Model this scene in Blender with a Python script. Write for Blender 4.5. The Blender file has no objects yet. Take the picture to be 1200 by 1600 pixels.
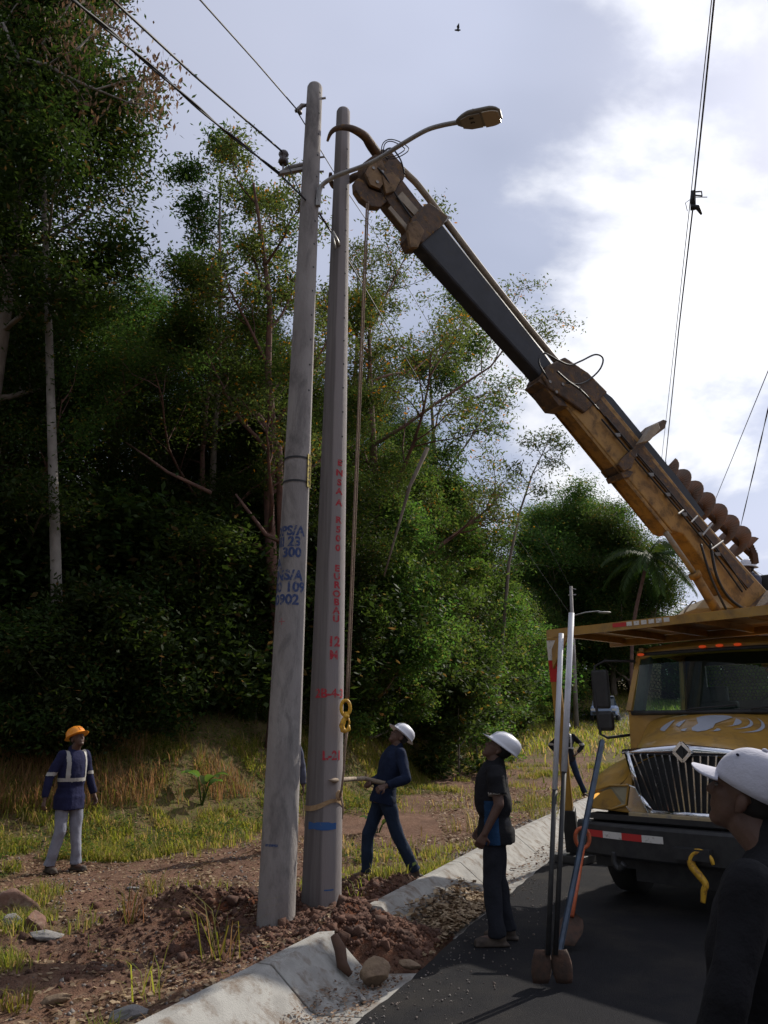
import bpy, bmesh, math, random
import numpy as np
from mathutils import Vector, Matrix, Euler

sc = bpy.context.scene
# ---------------------------------------------------------------- camera
F, PITCH, CAMH = 1202.0, math.radians(15.6), 1.75
CP, SP = math.cos(PITCH), math.sin(PITCH)
cam = bpy.data.cameras.new('camera'); camo = bpy.data.objects.new('camera', cam)
sc.collection.objects.link(camo); sc.camera = camo
camo.location = (0, 0, CAMH); camo.rotation_euler = (math.radians(90) + PITCH, 0, 0)
cam.sensor_fit = 'VERTICAL'; cam.sensor_height = 24.0; cam.lens = 24.0 * F / 1600.0
cam.clip_start = 0.05; cam.clip_end = 3000
# ---------------------------------------------------------------- light
SUN_AZ, SUN_EL = math.radians(46), math.radians(39)      # azimuth clockwise from +Y
sd = Vector((math.sin(SUN_AZ)*math.cos(SUN_EL), math.cos(SUN_AZ)*math.cos(SUN_EL), math.sin(SUN_EL)))
sun = bpy.data.lights.new('sun', 'SUN'); sun.energy = 5.0; sun.angle = math.radians(0.6); sun.color = (1.0, 0.93, 0.82)
suno = bpy.data.objects.new('sun', sun); sc.collection.objects.link(suno)
suno.rotation_euler = (-sd).to_track_quat('-Z', 'Y').to_euler()
w = bpy.data.worlds.new('World'); sc.world = w; w.use_nodes = True
nt = w.node_tree; nt.nodes.clear()
def N(t, typ, **kw):
    n = t.nodes.new(typ)
    for k, v in kw.items():
        if k.startswith('i_'):
            key = k[2:]
            n.inputs[int(key) if key.isdigit() else key.replace('_', ' ')].default_value = v
        else: setattr(n, k, v)
    return n
def L(t, a, b): t.links.new(a, b)
sky = N(nt, 'ShaderNodeTexSky', sky_type='NISHITA', sun_disc=False, sun_elevation=SUN_EL, sun_rotation=SUN_AZ, altitude=80.0, air_density=1.0, dust_density=1.2, ozone_density=1.6)
tc = N(nt, 'ShaderNodeTexCoord')
sep = N(nt, 'ShaderNodeSeparateXYZ'); L(nt, tc.outputs['Generated'], sep.inputs[0])
def M(t, op, a, b=None, c=None, clamp=False):
    n = N(t, 'ShaderNodeMath', operation=op, use_clamp=clamp)
    for i, v in enumerate((a, b, c)):
        if v is None: continue
        if isinstance(v, (int, float)): n.inputs[i].default_value = v
        else: L(t, v, n.inputs[i])
    return n.outputs[0]
zz = M(nt, 'ADD', M(nt, 'MAXIMUM', sep.outputs[2], 0.0), 0.22)
comb = N(nt, 'ShaderNodeCombineXYZ')
L(nt, M(nt, 'DIVIDE', sep.outputs[0], zz), comb.inputs[0]); L(nt, M(nt, 'DIVIDE', sep.outputs[1], zz), comb.inputs[1])
def cloud(scale, off, lo, hi, det=8, rough=0.55, dist=0.0, stretch=1.0):
    mp = N(nt, 'ShaderNodeMapping'); mp.inputs['Location'].default_value = off; mp.inputs['Scale'].default_value = (1, stretch, 1)
    L(nt, comb.outputs[0], mp.inputs[0])
    no = N(nt, 'ShaderNodeTexNoise', i_Scale=scale, i_Detail=det, i_Roughness=rough, i_Distortion=dist)
    L(nt, mp.outputs[0], no.inputs['Vector'])
    r = N(nt, 'ShaderNodeMapRange', interpolation_type='SMOOTHSTEP'); r.inputs[1].default_value = lo; r.inputs[2].default_value = hi
    L(nt, no.outputs[0], r.inputs[0]); return r.outputs[0]
veil = cloud(0.55, (2.3, 0.7, 0), 0.20, 0.62, 5, 0.5, 0.3)
cum = cloud(1.5, (1.1, 8.3, 0), 0.49, 0.62, 10, 0.55, 0.2, 1.0)
dotn = N(nt, 'ShaderNodeVectorMath', operation='DOT_PRODUCT'); L(nt, tc.outputs['Generated'], dotn.inputs[0]); dotn.inputs[1].default_value = tuple(sd)
dp = M(nt, 'MAXIMUM', dotn.outputs['Value'], 0.0)
glow = M(nt, 'POWER', dp, 6.0)
def scol(c, base, k):
    m = N(nt, 'ShaderNodeVectorMath', operation='SCALE'); m.inputs[0].default_value = c
    L(nt, M(nt, 'ADD', M(nt, 'MULTIPLY', glow, k), base), m.inputs['Scale']); return m.outputs[0]
mx1 = N(nt, 'ShaderNodeMixRGB'); L(nt, M(nt, "MULTIPLY", veil, 0.93), mx1.inputs[0]); L(nt, sky.outputs[0], mx1.inputs[1]); L(nt, scol((0.75, 0.80, 1.0), 9.0, 8.2), mx1.inputs[2])
mx2 = N(nt, 'ShaderNodeMixRGB'); L(nt, M(nt, 'MULTIPLY', cum, 0.9), mx2.inputs[0]); L(nt, mx1.outputs[0], mx2.inputs[1]); L(nt, scol((0.95, 0.96, 1.0), 11.5, 9.0), mx2.inputs[2])
bg = N(nt, 'ShaderNodeBackground', i_Strength=0.085); L(nt, mx2.outputs[0], bg.inputs[0])
wo = N(nt, 'ShaderNodeOutputWorld'); L(nt, bg.outputs[0], wo.inputs[0])
sc.view_settings.view_transform = 'Standard'; sc.view_settings.look = 'None'; sc.view_settings.gamma = 1; sc.view_settings.exposure = -0.15
sc.view_settings.use_curve_mapping = False
sc.render.engine = 'CYCLES'
cy = sc.cycles; cy.max_bounces = 6; cy.diffuse_bounces = 3; cy.glossy_bounces = 3; cy.transmission_bounces = 4; cy.transparent_max_bounces = 8
cy.caustics_reflective = False; cy.caustics_refractive = False; cy.use_denoising = True
try: cy.denoiser = 'OPENIMAGEDENOISE'
except Exception: pass

# ---------------------------------------------------------------- helpers
R = math.radians
def ray(px, py):
    u = (800-py)/F
    return Vector(((px-600)/F, CP-u*SP, SP+u*CP))
def WY(px, py, Y):
    d = ray(px, py); return Vector((0, 0, CAMH)) + d*(Y/d.y)
def GP(px, py, z=0.0):
    d = ray(px, py); return Vector((0, 0, CAMH)) + d*((z-CAMH)/d.z)
def on_plane(px, py, p, n):
    o = Vector((0, 0, CAMH)); d = ray(px, py); return o + d*((p-o).dot(n)/d.dot(n))
def smooth(a, b, x):
    t = np.clip((np.asarray(x, float)-a)/(b-a), 0, 1); return t*t*(3-2*t)
_perm = np.random.RandomState(7).rand(256, 256)
def vnoise(x, y):
    x = np.asarray(x, float); y = np.asarray(y, float)
    xi = np.floor(x).astype(int); yi = np.floor(y).astype(int); fx = x-xi; fy = y-yi
    fx = fx*fx*(3-2*fx); fy = fy*fy*(3-2*fy)
    a = _perm[xi & 255, yi & 255]; b = _perm[(xi+1) & 255, yi & 255]; c = _perm[xi & 255, (yi+1) & 255]; d = _perm[(xi+1) & 255, (yi+1) & 255]
    return a*(1-fx)*(1-fy)+b*fx*(1-fy)+c*(1-fx)*fy+d*fx*fy
def fbm(x, y, o=4):
    s = 0; a = .5
    for i in range(o): s = s + a*vnoise(x*2**i+i*17.3, y*2**i+i*9.1); a *= .5
    return s

class MB:
    """collects verts / faces / material index"""
    def __init__(s): s.v = []; s.f = []; s.m = []; s.n = 0
    def add(s, v, f, m=0):
        k = s.n
        s.v.extend([tuple(p) for p in v]); s.f.extend([tuple(i+k for i in q) for q in f]); s.m.extend([m]*len(f)); s.n += len(v)
        return s
    def box(s, c, d, rot=None, m=0, tap=1.0):
        c = Vector(c); h = Vector(d)/2; vs = []
        for z in (-1, 1):
            for x, y in ((-1, -1), (1, -1), (1, 1), (-1, 1)):
                t = tap if z > 0 else 1
                p = Vector((x*h.x*t, y*h.y*t, z*h.z))
                if rot is not None: p = rot @ p
                vs.append(c+p)
        return s.add(vs, [(3, 2, 1, 0), (4, 5, 6, 7), (0, 1, 5, 4), (1, 2, 6, 5), (2, 3, 7, 6), (3, 0, 4, 7)], m)
    def beam(s, p0, p1, wd, ht, up=(0, 0, 1), m=0, w1=None, h1=None):
        p0, p1 = Vector(p0), Vector(p1); a = (p1-p0).normalized(); sd_ = a.cross(Vector(up)).normalized(); u = sd_.cross(a)
        w1 = wd if w1 is None else w1; h1 = ht if h1 is None else h1; vs = []
        for p, ww, hh in ((p0, wd, ht), (p1, w1, h1)):
            for x, y in ((-1, -1), (1, -1), (1, 1), (-1, 1)): vs.append(p+sd_*(x*ww/2)+u*(y*hh/2))
        return s.add(vs, [(0, 1, 2, 3), (7, 6, 5, 4), (4, 5, 1, 0), (5, 6, 2, 1), (6, 7, 3, 2), (7, 4, 0, 3)], m)
    def tube(s, pts, r, n=8, m=0, caps=True):
        pts = [Vector(p) for p in pts]; k = len(pts)
        rs = list(r) if hasattr(r, '__len__') else [r]*k
        vs = []; fs = []; ref = None
        for i, p in enumerate(pts):
            a = (pts[min(i+1, k-1)]-pts[max(i-1, 0)])
            if a.length < 1e-9: a = Vector((0, 0, 1))
            a.normalize()
            if ref is None: ref = a.orthogonal().normalized()
            ref = (ref-a*ref.dot(a))
            if ref.length < 1e-6: ref = a.orthogonal()
            ref.normalize(); b = a.cross(ref)
            for j in range(n):
                t = 2*math.pi*j/n; vs.append(p+(ref*math.cos(t)+b*math.sin(t))*rs[i])
        for i in range(k-1):
            for j in range(n): fs.append((i*n+j, i*n+(j+1) % n, (i+1)*n+(j+1) % n, (i+1)*n+j))
        if caps: fs.append(tuple(range(n-1, -1, -1))); fs.append(tuple((k-1)*n+j for j in range(n)))
        return s.add(vs, fs, m)
    def plate(s, pts, n, th, m=0):
        """outline of 3-D points in a plane, given thickness along n (convex or mild concave)"""
        n = Vector(n).normalized()*th/2; k = len(pts)
        a = [Vector(p)-n for p in pts]; b = [Vector(p)+n for p in pts]
        fs = [tuple(range(k-1, -1, -1)), tuple(range(k, 2*k))]+[(i, (i+1) % k, k+(i+1) % k, k+i) for i in range(k)]
        return s.add(a+b, fs, m)
    def loft(s, rings, closed=True, caps=True, m=0):
        k = len(rings[0]); vs = [p for r_ in rings for p in r_]; fs = []
        for i in range(len(rings)-1):
            for j in range(k if closed else k-1): fs.append((i*k+j, i*k+(j+1) % k, (i+1)*k+(j+1) % k, (i+1)*k+j))
        if caps and closed: fs.append(tuple(range(k-1, -1, -1))); fs.append(tuple((len(rings)-1)*k+j for j in range(k)))
        return s.add(vs, fs, m)
    def ell(s, c, r, rot=None, nu=14, nv=9, m=0):
        c = Vector(c); vs = []; fs = []
        for i in range(nv+1):
            ph = math.pi*i/nv
            for j in range(nu):
                t = 2*math.pi*j/nu; p = Vector((r[0]*math.sin(ph)*math.cos(t), r[1]*math.sin(ph)*math.sin(t), r[2]*math.cos(ph)))
                vs.append(c+(rot @ p if rot is not None else p))
        for i in range(nv):
            for j in range(nu): fs.append((i*nu+j, (i+1)*nu+j, (i+1)*nu+(j+1) % nu, i*nu+(j+1) % nu))
        return s.add(vs, fs, m)
    def cap(s, p0, p1, r0, r1=None, n=12, m=0):
        r1 = r0 if r1 is None else r1; p0, p1 = Vector(p0), Vector(p1); a = (p1-p0); l = a.length; a = a/max(l, 1e-6)
        pts = []; rs = []
        for t in (-1, -.85, -.5, 0): pts.append(p0+a*r0*t); rs.append(max(r0*math.sqrt(max(0, 1-t*t)), .001))
        for t in (0, .5, .85, 1): pts.append(p1+a*r1*t); rs.append(max(r1*math.sqrt(max(0, 1-t*t)), .001))
        return s.tube(pts, rs, n, m)
    def mesh(s, name):
        me = bpy.data.meshes.new(name); me.from_pydata(s.v, [], s.f)
        if any(s.m): me.polygons.foreach_set('material_index', s.m)
        me.update(); return me
    def build(s, name, mat=None, parent=None, smooth=False, bevel=0.0, loc=None, weld=False, subsurf=0):
        me = s.mesh(name)
        return link(name, me, mat, parent, smooth, bevel, loc, weld, subsurf)

def link(name, me, mat=None, parent=None, smooth=False, bevel=0.0, loc=None, weld=False, subsurf=0):
    if weld or bevel:
        bm = bmesh.new(); bm.from_mesh(me); bmesh.ops.remove_doubles(bm, verts=bm.verts, dist=1e-5)
        bmesh.ops.recalc_face_normals(bm, faces=bm.faces)
        if bevel:
            es = [e for e in bm.edges if len(e.link_faces) == 2 and e.calc_face_angle(0) > 0.6]
            bmesh.ops.bevel(bm, geom=es, offset=bevel, segments=2, profile=.5, affect='EDGES', clamp_overlap=True)
        bm.to_mesh(me); bm.free()
    for mm in (mat if isinstance(mat, (list, tuple)) else [mat]):
        if mm is not None: me.materials.append(mm)
    if smooth: me.polygons.foreach_set('use_smooth', [True]*len(me.polygons))
    o = bpy.data.objects.new(name, me); sc.collection.objects.link(o)
    if loc is not None: o.location = loc
    if parent is not None: o.parent = parent
    if subsurf:
        md = o.modifiers.new('s', 'SUBSURF'); md.levels = md.render_levels = subsurf
    return o
def fastmesh(name, v, f, smooth=False):
    """v (n,3) array, f (m,k) array"""
    me = bpy.data.meshes.new(name); m, k = f.shape
    me.vertices.add(len(v)); me.vertices.foreach_set('co', np.ascontiguousarray(v, np.float32).ravel())
    me.loops.add(m*k); me.loops.foreach_set('vertex_index', np.ascontiguousarray(f, np.int32).ravel())
    me.polygons.add(m); me.polygons.foreach_set('loop_start', np.arange(0, m*k, k, dtype=np.int32))
    if smooth: me.polygons.foreach_set('use_smooth', np.ones(m, bool))
    me.update(calc_edges=True); return me
def tag(o, label=None, cat=None, group=None, kind=None):
    if label: o['label'] = label
    if cat: o['category'] = cat
    if group: o['group'] = group
    if kind: o['kind'] = kind
    return o
def spl(pts, rad=None, sub_=6):
    P = [Vector(p) for p in pts]; n = len(P); out = []; ro = []
    for i in range(n-1):
        a, b, c, d = P[max(i-1, 0)], P[i], P[i+1], P[min(i+2, n-1)]
        for k in range(sub_):
            t = k/sub_; out.append(.5*((2*b)+(c-a)*t+(2*a-5*b+4*c-d)*t*t+(3*b-a-3*c+d)*t**3))
            if rad is not None: ro.append(rad[i]+(rad[i+1]-rad[i])*t)
    out.append(P[-1])
    if rad is not None: ro.append(rad[-1]); return out, ro
    return out
def empty(name, loc=(0, 0, 0), rz=0.0, label=None, cat=None, group=None, kind=None):
    o = bpy.data.objects.new(name, None); sc.collection.objects.link(o); o.location = loc; o.rotation_euler = (0, 0, rz); o.empty_display_size = .1
    return tag(o, label, cat, group, kind)
def copy_thing(o, loc=None, rz=None, scale=None, label=None, parent=None):
    c = o.copy(); sc.collection.objects.link(c)
    if parent is not None: c.parent = parent
    if loc is not None: c.location = loc
    if rz is not None: c.rotation_euler = (0, 0, rz)
    if scale is not None: c.scale = (scale,)*3 if isinstance(scale, (int, float)) else scale
    if label: c['label'] = label
    for ch in o.children: copy_thing(ch, parent=c)
    return c

# ---------------------------------------------------------------- materials
def mat(name, col, rough=0.7, metal=0.0, col2=None, nscale=6.0, nlo=.35, nhi=.65, bump=0.0, bscale=40.0, spec=0.5, coord='Object', stretch=None, dirt=None, dscale=3.0, dlo=.5, dhi=.7, coat=0.0):
    m = bpy.data.materials.new(name); m.use_nodes = True; t = m.node_tree; b = t.nodes['Principled BSDF']
    b.inputs['Base Color'].default_value = (*col, 1); b.inputs['Roughness'].default_value = rough; b.inputs['Metallic'].default_value = metal
    b.inputs['Specular IOR Level'].default_value = spec; b.inputs['Coat Weight'].default_value = coat
    c = N(t, 'ShaderNodeTexCoord'); src = c.outputs[coord]
    if stretch:
        mp = N(t, 'ShaderNodeMapping'); mp.inputs['Scale'].default_value = stretch; L(t, src, mp.inputs[0]); src = mp.outputs[0]
    out = None
    if col2 is not None:
        n = N(t, 'ShaderNodeTexNoise', i_Scale=nscale, i_Detail=6.0, i_Roughness=.6); L(t, src, n.inputs['Vector'])
        r = N(t, 'ShaderNodeMapRange', interpolation_type='SMOOTHSTEP'); r.inputs[1].default_value = nlo; r.inputs[2].default_value = nhi; L(t, n.outputs[0], r.inputs[0])
        mx = N(t, 'ShaderNodeMixRGB'); L(t, r.outputs[0], mx.inputs[0]); mx.inputs[1].default_value = (*col, 1); mx.inputs[2].default_value = (*col2, 1); out = mx.outputs[0]
        L(t, out, b.inputs['Base Color'])
    if dirt is not None:
        n = N(t, 'ShaderNodeTexNoise', i_Scale=dscale, i_Detail=8.0, i_Roughness=.7, i_Distortion=.4); L(t, src, n.inputs['Vector'])
        r = N(t, 'ShaderNodeMapRange'); r.inputs[1].default_value = dlo; r.inputs[2].default_value = dhi; L(t, n.outputs[0], r.inputs[0])
        mx = N(t, 'ShaderNodeMixRGB'); L(t, r.outputs[0], mx.inputs[0])
        if out is not None: L(t, out, mx.inputs[1])
        else: mx.inputs[1].default_value = (*col, 1)
        mx.inputs[2].default_value = (*dirt, 1); L(t, mx.outputs[0], b.inputs['Base Color'])
        ro = M(t, 'ADD', M(t, 'MULTIPLY', r.outputs[0], .3), rough, clamp=True); L(t, ro, b.inputs['Roughness'])
    if bump:
        n = N(t, 'ShaderNodeTexNoise', i_Scale=bscale, i_Detail=5.0, i_Roughness=.65); L(t, src, n.inputs['Vector'])
        bp = N(t, 'ShaderNodeBump', i_Strength=bump, i_Distance=.02); L(t, n.outputs[0], bp.inputs['Height']); L(t, bp.outputs[0], b.inputs['Normal'])
    return m
def leafmat(name, a, b2, c3=None, trans=.45, rough=.45, p3=.12):
    m = bpy.data.materials.new(name); m.use_nodes = True; t = m.node_tree; t.nodes.clear()
    g = N(t, 'ShaderNodeNewGeometry'); oi = N(t, 'ShaderNodeObjectInfo')
    mx = N(t, 'ShaderNodeMixRGB'); L(t, g.outputs['Random Per Island'], mx.inputs[0]); mx.inputs[1].default_value = (*a, 1); mx.inputs[2].default_value = (*b2, 1)
    col = mx.outputs[0]
    if c3:
        rr = M(t, 'FRACT', M(t, 'MULTIPLY', g.outputs['Random Per Island'], 57.3))
        m3 = N(t, 'ShaderNodeMixRGB'); L(t, M(t, 'LESS_THAN', rr, p3), m3.inputs[0]); L(t, col, m3.inputs[1]); m3.inputs[2].default_value = (*c3, 1); col = m3.outputs[0]
    hs = N(t, 'ShaderNodeHueSaturation'); L(t, col, hs.inputs['Color']); L(t, M(t, 'ADD', M(t, 'MULTIPLY', oi.outputs['Random'], .7), .65), hs.inputs['Value'])
    L(t, M(t, 'ADD', M(t, 'MULTIPLY', oi.outputs['Random'], .04), .48), hs.inputs['Hue'])
    pr = N(t, 'ShaderNodeBsdfPrincipled', i_Roughness=rough); L(t, hs.outputs[0], pr.inputs['Base Color']); pr.inputs['Specular IOR Level'].default_value = .35
    pr.inputs['Roughness'].default_value = .62; pr.inputs['Specular IOR Level'].default_value = .16; tr = N(t, 'ShaderNodeBsdfTranslucent')
    h2 = N(t, 'ShaderNodeHueSaturation', i_Hue=.485, i_Saturation=1.1, i_Value=1.7); L(t, hs.outputs[0], h2.inputs['Color']); L(t, h2.outputs[0], tr.inputs[0])
    ms = N(t, 'ShaderNodeMixShader', i_0=trans); L(t, pr.outputs[0], ms.inputs[1]); L(t, tr.outputs[0], ms.inputs[2])
    o = N(t, 'ShaderNodeOutputMaterial'); L(t, ms.outputs[0], o.inputs[0]); return m

MT = {}
MT['pole'] = mat('pole_concrete', (.245, .222, .213), .85, col2=(.32, .295, .28), nscale=3, bump=.5, bscale=60, dirt=(.10, .095, .095), dscale=5, dlo=.5, dhi=.75, stretch=(1, 1, .35))
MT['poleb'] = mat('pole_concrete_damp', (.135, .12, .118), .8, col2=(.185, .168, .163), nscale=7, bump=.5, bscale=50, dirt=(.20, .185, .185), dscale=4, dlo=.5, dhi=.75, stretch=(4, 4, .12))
MT['kerb'] = mat('kerb_concrete', (.36, .35, .325), .9, col2=(.27, .26, .24), nscale=5, bump=.5, bscale=90, dirt=(.17, .125, .09), dscale=6, dlo=.50, dhi=.68)
MT['paint'] = mat('truck_yellow_paint', (.44, .245, .04), .42, col2=(.36, .20, .035), nscale=4, dirt=(.13, .085, .045), dscale=5, dlo=.5, dhi=.8, coat=.25, bump=.05, bscale=20)
MT['boomy'] = mat('boom_orange_paint', (.37, .20, .042), .6, col2=(.27, .14, .035), nscale=3, dirt=(.07, .045, .028), dscale=6, dlo=.47, dhi=.70, bump=.15, bscale=30)
MT['boomd'] = mat('boom_dark_grease', (.11, .062, .034), .7, col2=(.055, .035, .024), nscale=9, bump=.3, bscale=30, dirt=(.22, .12, .04), dscale=11, dlo=.54, dhi=.64)
MT['boomb'] = mat('boom_black_section', (.010, .011, .017), .55, col2=(.018, .019, .028), nscale=5, dirt=(.06, .055, .05), dscale=3, dlo=.55, dhi=.8)
MT['cheek'] = mat('worn_brown_yellow_paint', (.24, .14, .055), .65, col2=(.15, .085, .04), nscale=7, dirt=(.06, .04, .025), dscale=6, dlo=.45, dhi=.65, bump=.2)
MT['fibre'] = mat('weathered_tan_tube', (.33, .27, .19), .6, col2=(.24, .19, .14), nscale=8)
MT['black'] = mat('black_plastic', (.018, .018, .02), .55, col2=(.03, .03, .03), nscale=12)
MT['rubber'] = mat('tyre_rubber', (.02, .02, .02), .85, bump=.3, bscale=60)
MT['chrome'] = mat('chrome', (.75, .77, .8), .12, 1.0, dirt=(.35, .33, .3), dscale=8, dlo=.55, dhi=.8)
MT['steel'] = mat('dull_steel', (.28, .27, .26), .5, .8, col2=(.2, .17, .15), nscale=9)
MT['galv'] = mat('galvanised_tube', (.36, .35, .33), .5, .5, col2=(.27, .26, .25), nscale=8)
MT['rust'] = mat('rusty_iron', (.11, .06, .038), .85, .2, col2=(.09, .05, .035), nscale=14, bump=.3)
MT['wire'] = mat('black_cable', (.015, .015, .018), .6)
MT['rope'] = mat('weathered_winch_line', (.27, .19, .13), .9, col2=(.18, .12, .09), nscale=40, bump=.5, bscale=150)
MT['white'] = mat('white_tube_paint', (.62, .63, .68), .5, col2=(.52, .53, .57), nscale=5, dirt=(.3, .28, .26), dscale=9, dlo=.62, dhi=.8)
MT['blade'] = mat('shade_darkened_blade', (.045, .028, .02), .85, col2=(.08, .04, .025), nscale=14, bump=.3)  # darker version of the rusty iron, truck shade put into the colour
MT['blue'] = mat('blue_grey_iron', (.05, .075, .115), .5, .3, col2=(.035, .05, .075), nscale=12)
MT['orange'] = mat('orange_red_handle', (.55, .12, .04), .5, col2=(.35, .08, .03), nscale=15)
MT['hooky'] = mat('yellow_hook_paint', (.65, .37, .03), .5, col2=(.4, .2, .03), nscale=25, nlo=.5, nhi=.6)
MT['red'] = mat('red_reflective_tape', (.55, .03, .03), .4, dirt=(.2, .1, .08), dscale=20, dlo=.6, dhi=.7)
MT['whitet'] = mat('white_reflective_tape', (.7, .68, .64), .4, dirt=(.3, .26, .22), dscale=20, dlo=.55, dhi=.65)
MT['strap'] = mat('tan_webbing', (.42, .29, .16), .9, col2=(.34, .22, .12), nscale=30)
MT['bluep'] = mat('blue_paint_band', (.035, .11, .30), .8, dirt=(.2, .2, .22), dscale=20, dlo=.6, dhi=.75)
MT['ink'] = mat('blue_stencil_ink', (.035, .06, .16), .9, dirt=(.20, .19, .19), dscale=26, dlo=.50, dhi=.62)
MT['inkr'] = mat('red_stencil_ink', (.42, .035, .05), .9, dirt=(.24, .19, .18), dscale=34, dlo=.50, dhi=.64)
MT['bark'] = mat('grey_bark', (.20, .165, .13), .95, col2=(.12, .095, .075), nscale=4, bump=.8, bscale=18, stretch=(1, 1, .3))
MT['barkp'] = mat('pale_bark', (.27, .245, .215), .95, col2=(.17, .15, .13), nscale=3, bump=.6, bscale=16, stretch=(1, 1, .6))
MT['barkr'] = mat('reddish_bark', (.17, .09, .065), .95, col2=(.10, .055, .045), nscale=4, bump=.7, bscale=18)
MT['rock'] = mat('red_brown_rock', (.21, .115, .085), .95, col2=(.13, .075, .055), nscale=6, bump=.8, bscale=20, dirt=(.28, .21, .16), dscale=9)
MT['rockt'] = mat('tan_rock', (.27, .19, .12), .95, col2=(.19, .13, .085), nscale=7, bump=.8, bscale=25)
MT['rockg'] = mat('grey_stone', (.27, .26, .25), .95, col2=(.18, .17, .165), nscale=7, bump=.8, bscale=25)
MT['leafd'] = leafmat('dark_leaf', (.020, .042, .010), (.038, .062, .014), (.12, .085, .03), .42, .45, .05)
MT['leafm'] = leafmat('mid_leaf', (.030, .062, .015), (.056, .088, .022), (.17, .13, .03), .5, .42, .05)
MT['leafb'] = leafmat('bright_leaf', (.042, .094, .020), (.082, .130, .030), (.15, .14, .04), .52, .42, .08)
MT['leafo'] = leafmat('olive_leaf', (.048, .075, .022), (.085, .11, .030), (.30, .16, .03), .5, .5, .06)
MT['leafdry'] = leafmat('dry_hanging_leaf', (.12, .075, .045), (.17, .11, .065), None, .3, .7)
MT['grass'] = leafmat('verge_grass', (.12, .155, .028), (.22, .22, .045), (.32, .24, .10), .5, .6, .25)
MT['dry'] = leafmat('dry_grass', (.26, .16, .07), (.36, .24, .11), (.13, .15, .03), .45, .8, .25)
MT['litter'] = leafmat('dead_leaves', (.16, .10, .06), (.33, .24, .16), (.09, .05, .03), .12, .8, .3)
MT['skin'] = mat('brown_skin', (.10, .050, .033), .55, bump=.15, bscale=60, col2=(.082, .040, .027), nscale=9)
MT['hair'] = mat('black_hair', (.012, .01, .01), .8)
def cloth(n, c, c2=None): return mat(n, c, .92, col2=c2 or tuple(k*.7 for k in c), nscale=5, bump=.9, bscale=7, spec=.2)
MT['navy'] = cloth('navy_cotton', (.018, .020, .060)); MT['navy2'] = cloth('dark_blue_cotton', (.012, .020, .048)); MT['jean'] = cloth('blue_denim', (.020, .034, .066))
MT['blackc'] = cloth('black_cotton', (.014, .014, .017)); MT['greyp'] = cloth('light_grey_trousers', (.27, .28, .34)); MT['bluec'] = cloth('blue_shirt', (.02, .06, .14))
MT['greyblue'] = cloth('grey_blue_work_shirt', (.10, .105, .15)); MT['darkp'] = cloth('charcoal_trousers', (.022, .024, .032))
MT['boot'] = mat('dusty_boot_leather', (.03, .022, .018), .8, col2=(.07, .05, .035), nscale=12)
MT['refl'] = mat('silver_reflective_band', (.36, .35, .33), .5)
MT['hatw'] = mat('white_helmet_plastic', (.62, .63, .69), .4); MT['hato'] = mat('orange_helmet_plastic', (.85, .30, .02), .4)
MT['capw'] = mat('white_cap_cloth', (.50, .50, .57), .9, col2=(.43, .43, .50), nscale=4, bump=.4, bscale=14)
MT['glove'] = mat('dark_work_glove', (.03, .03, .03), .9)
def emis(n, c, s, base=(.5, .1, .02)):
    m = mat(n, base, .3); b = m.node_tree.nodes['Principled BSDF']; b.inputs['Emission Color'].default_value = (*c, 1); b.inputs['Emission Strength'].default_value = s; return m
MT['amber'] = mat('amber_lens', (.75, .22, .03), .25); MT['amber2'] = emis('lit_amber_marker_lens', (1, .10, .02), .30, (.40, .055, .015)); MT['amber3'] = emis('lit_amber_indicator', (1, .50, .10), 1.0, (.7, .35, .08))
def glassm(n, tint, gl):
    m = bpy.data.materials.new(n); m.use_nodes = True; t = m.node_tree; t.nodes.clear()
    tr = N(t, 'ShaderNodeBsdfTransparent'); tr.inputs[0].default_value = (*tint, 1); g = N(t, 'ShaderNodeBsdfGlossy', i_Roughness=.03); fr = N(t, 'ShaderNodeFresnel', i_IOR=gl)
    ms = N(t, 'ShaderNodeMixShader'); L(t, fr.outputs[0], ms.inputs[0]); L(t, tr.outputs[0], ms.inputs[1]); L(t, g.outputs[0], ms.inputs[2])
    o = N(t, 'ShaderNodeOutputMaterial'); L(t, ms.outputs[0], o.inputs[0]); return m
MT['glass'] = glassm('green_tinted_glass', (.66, .90, .80), 1.30)
MT['lens'] = glassm('clear_lens', (.8, .8, .78), 1.5)
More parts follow.
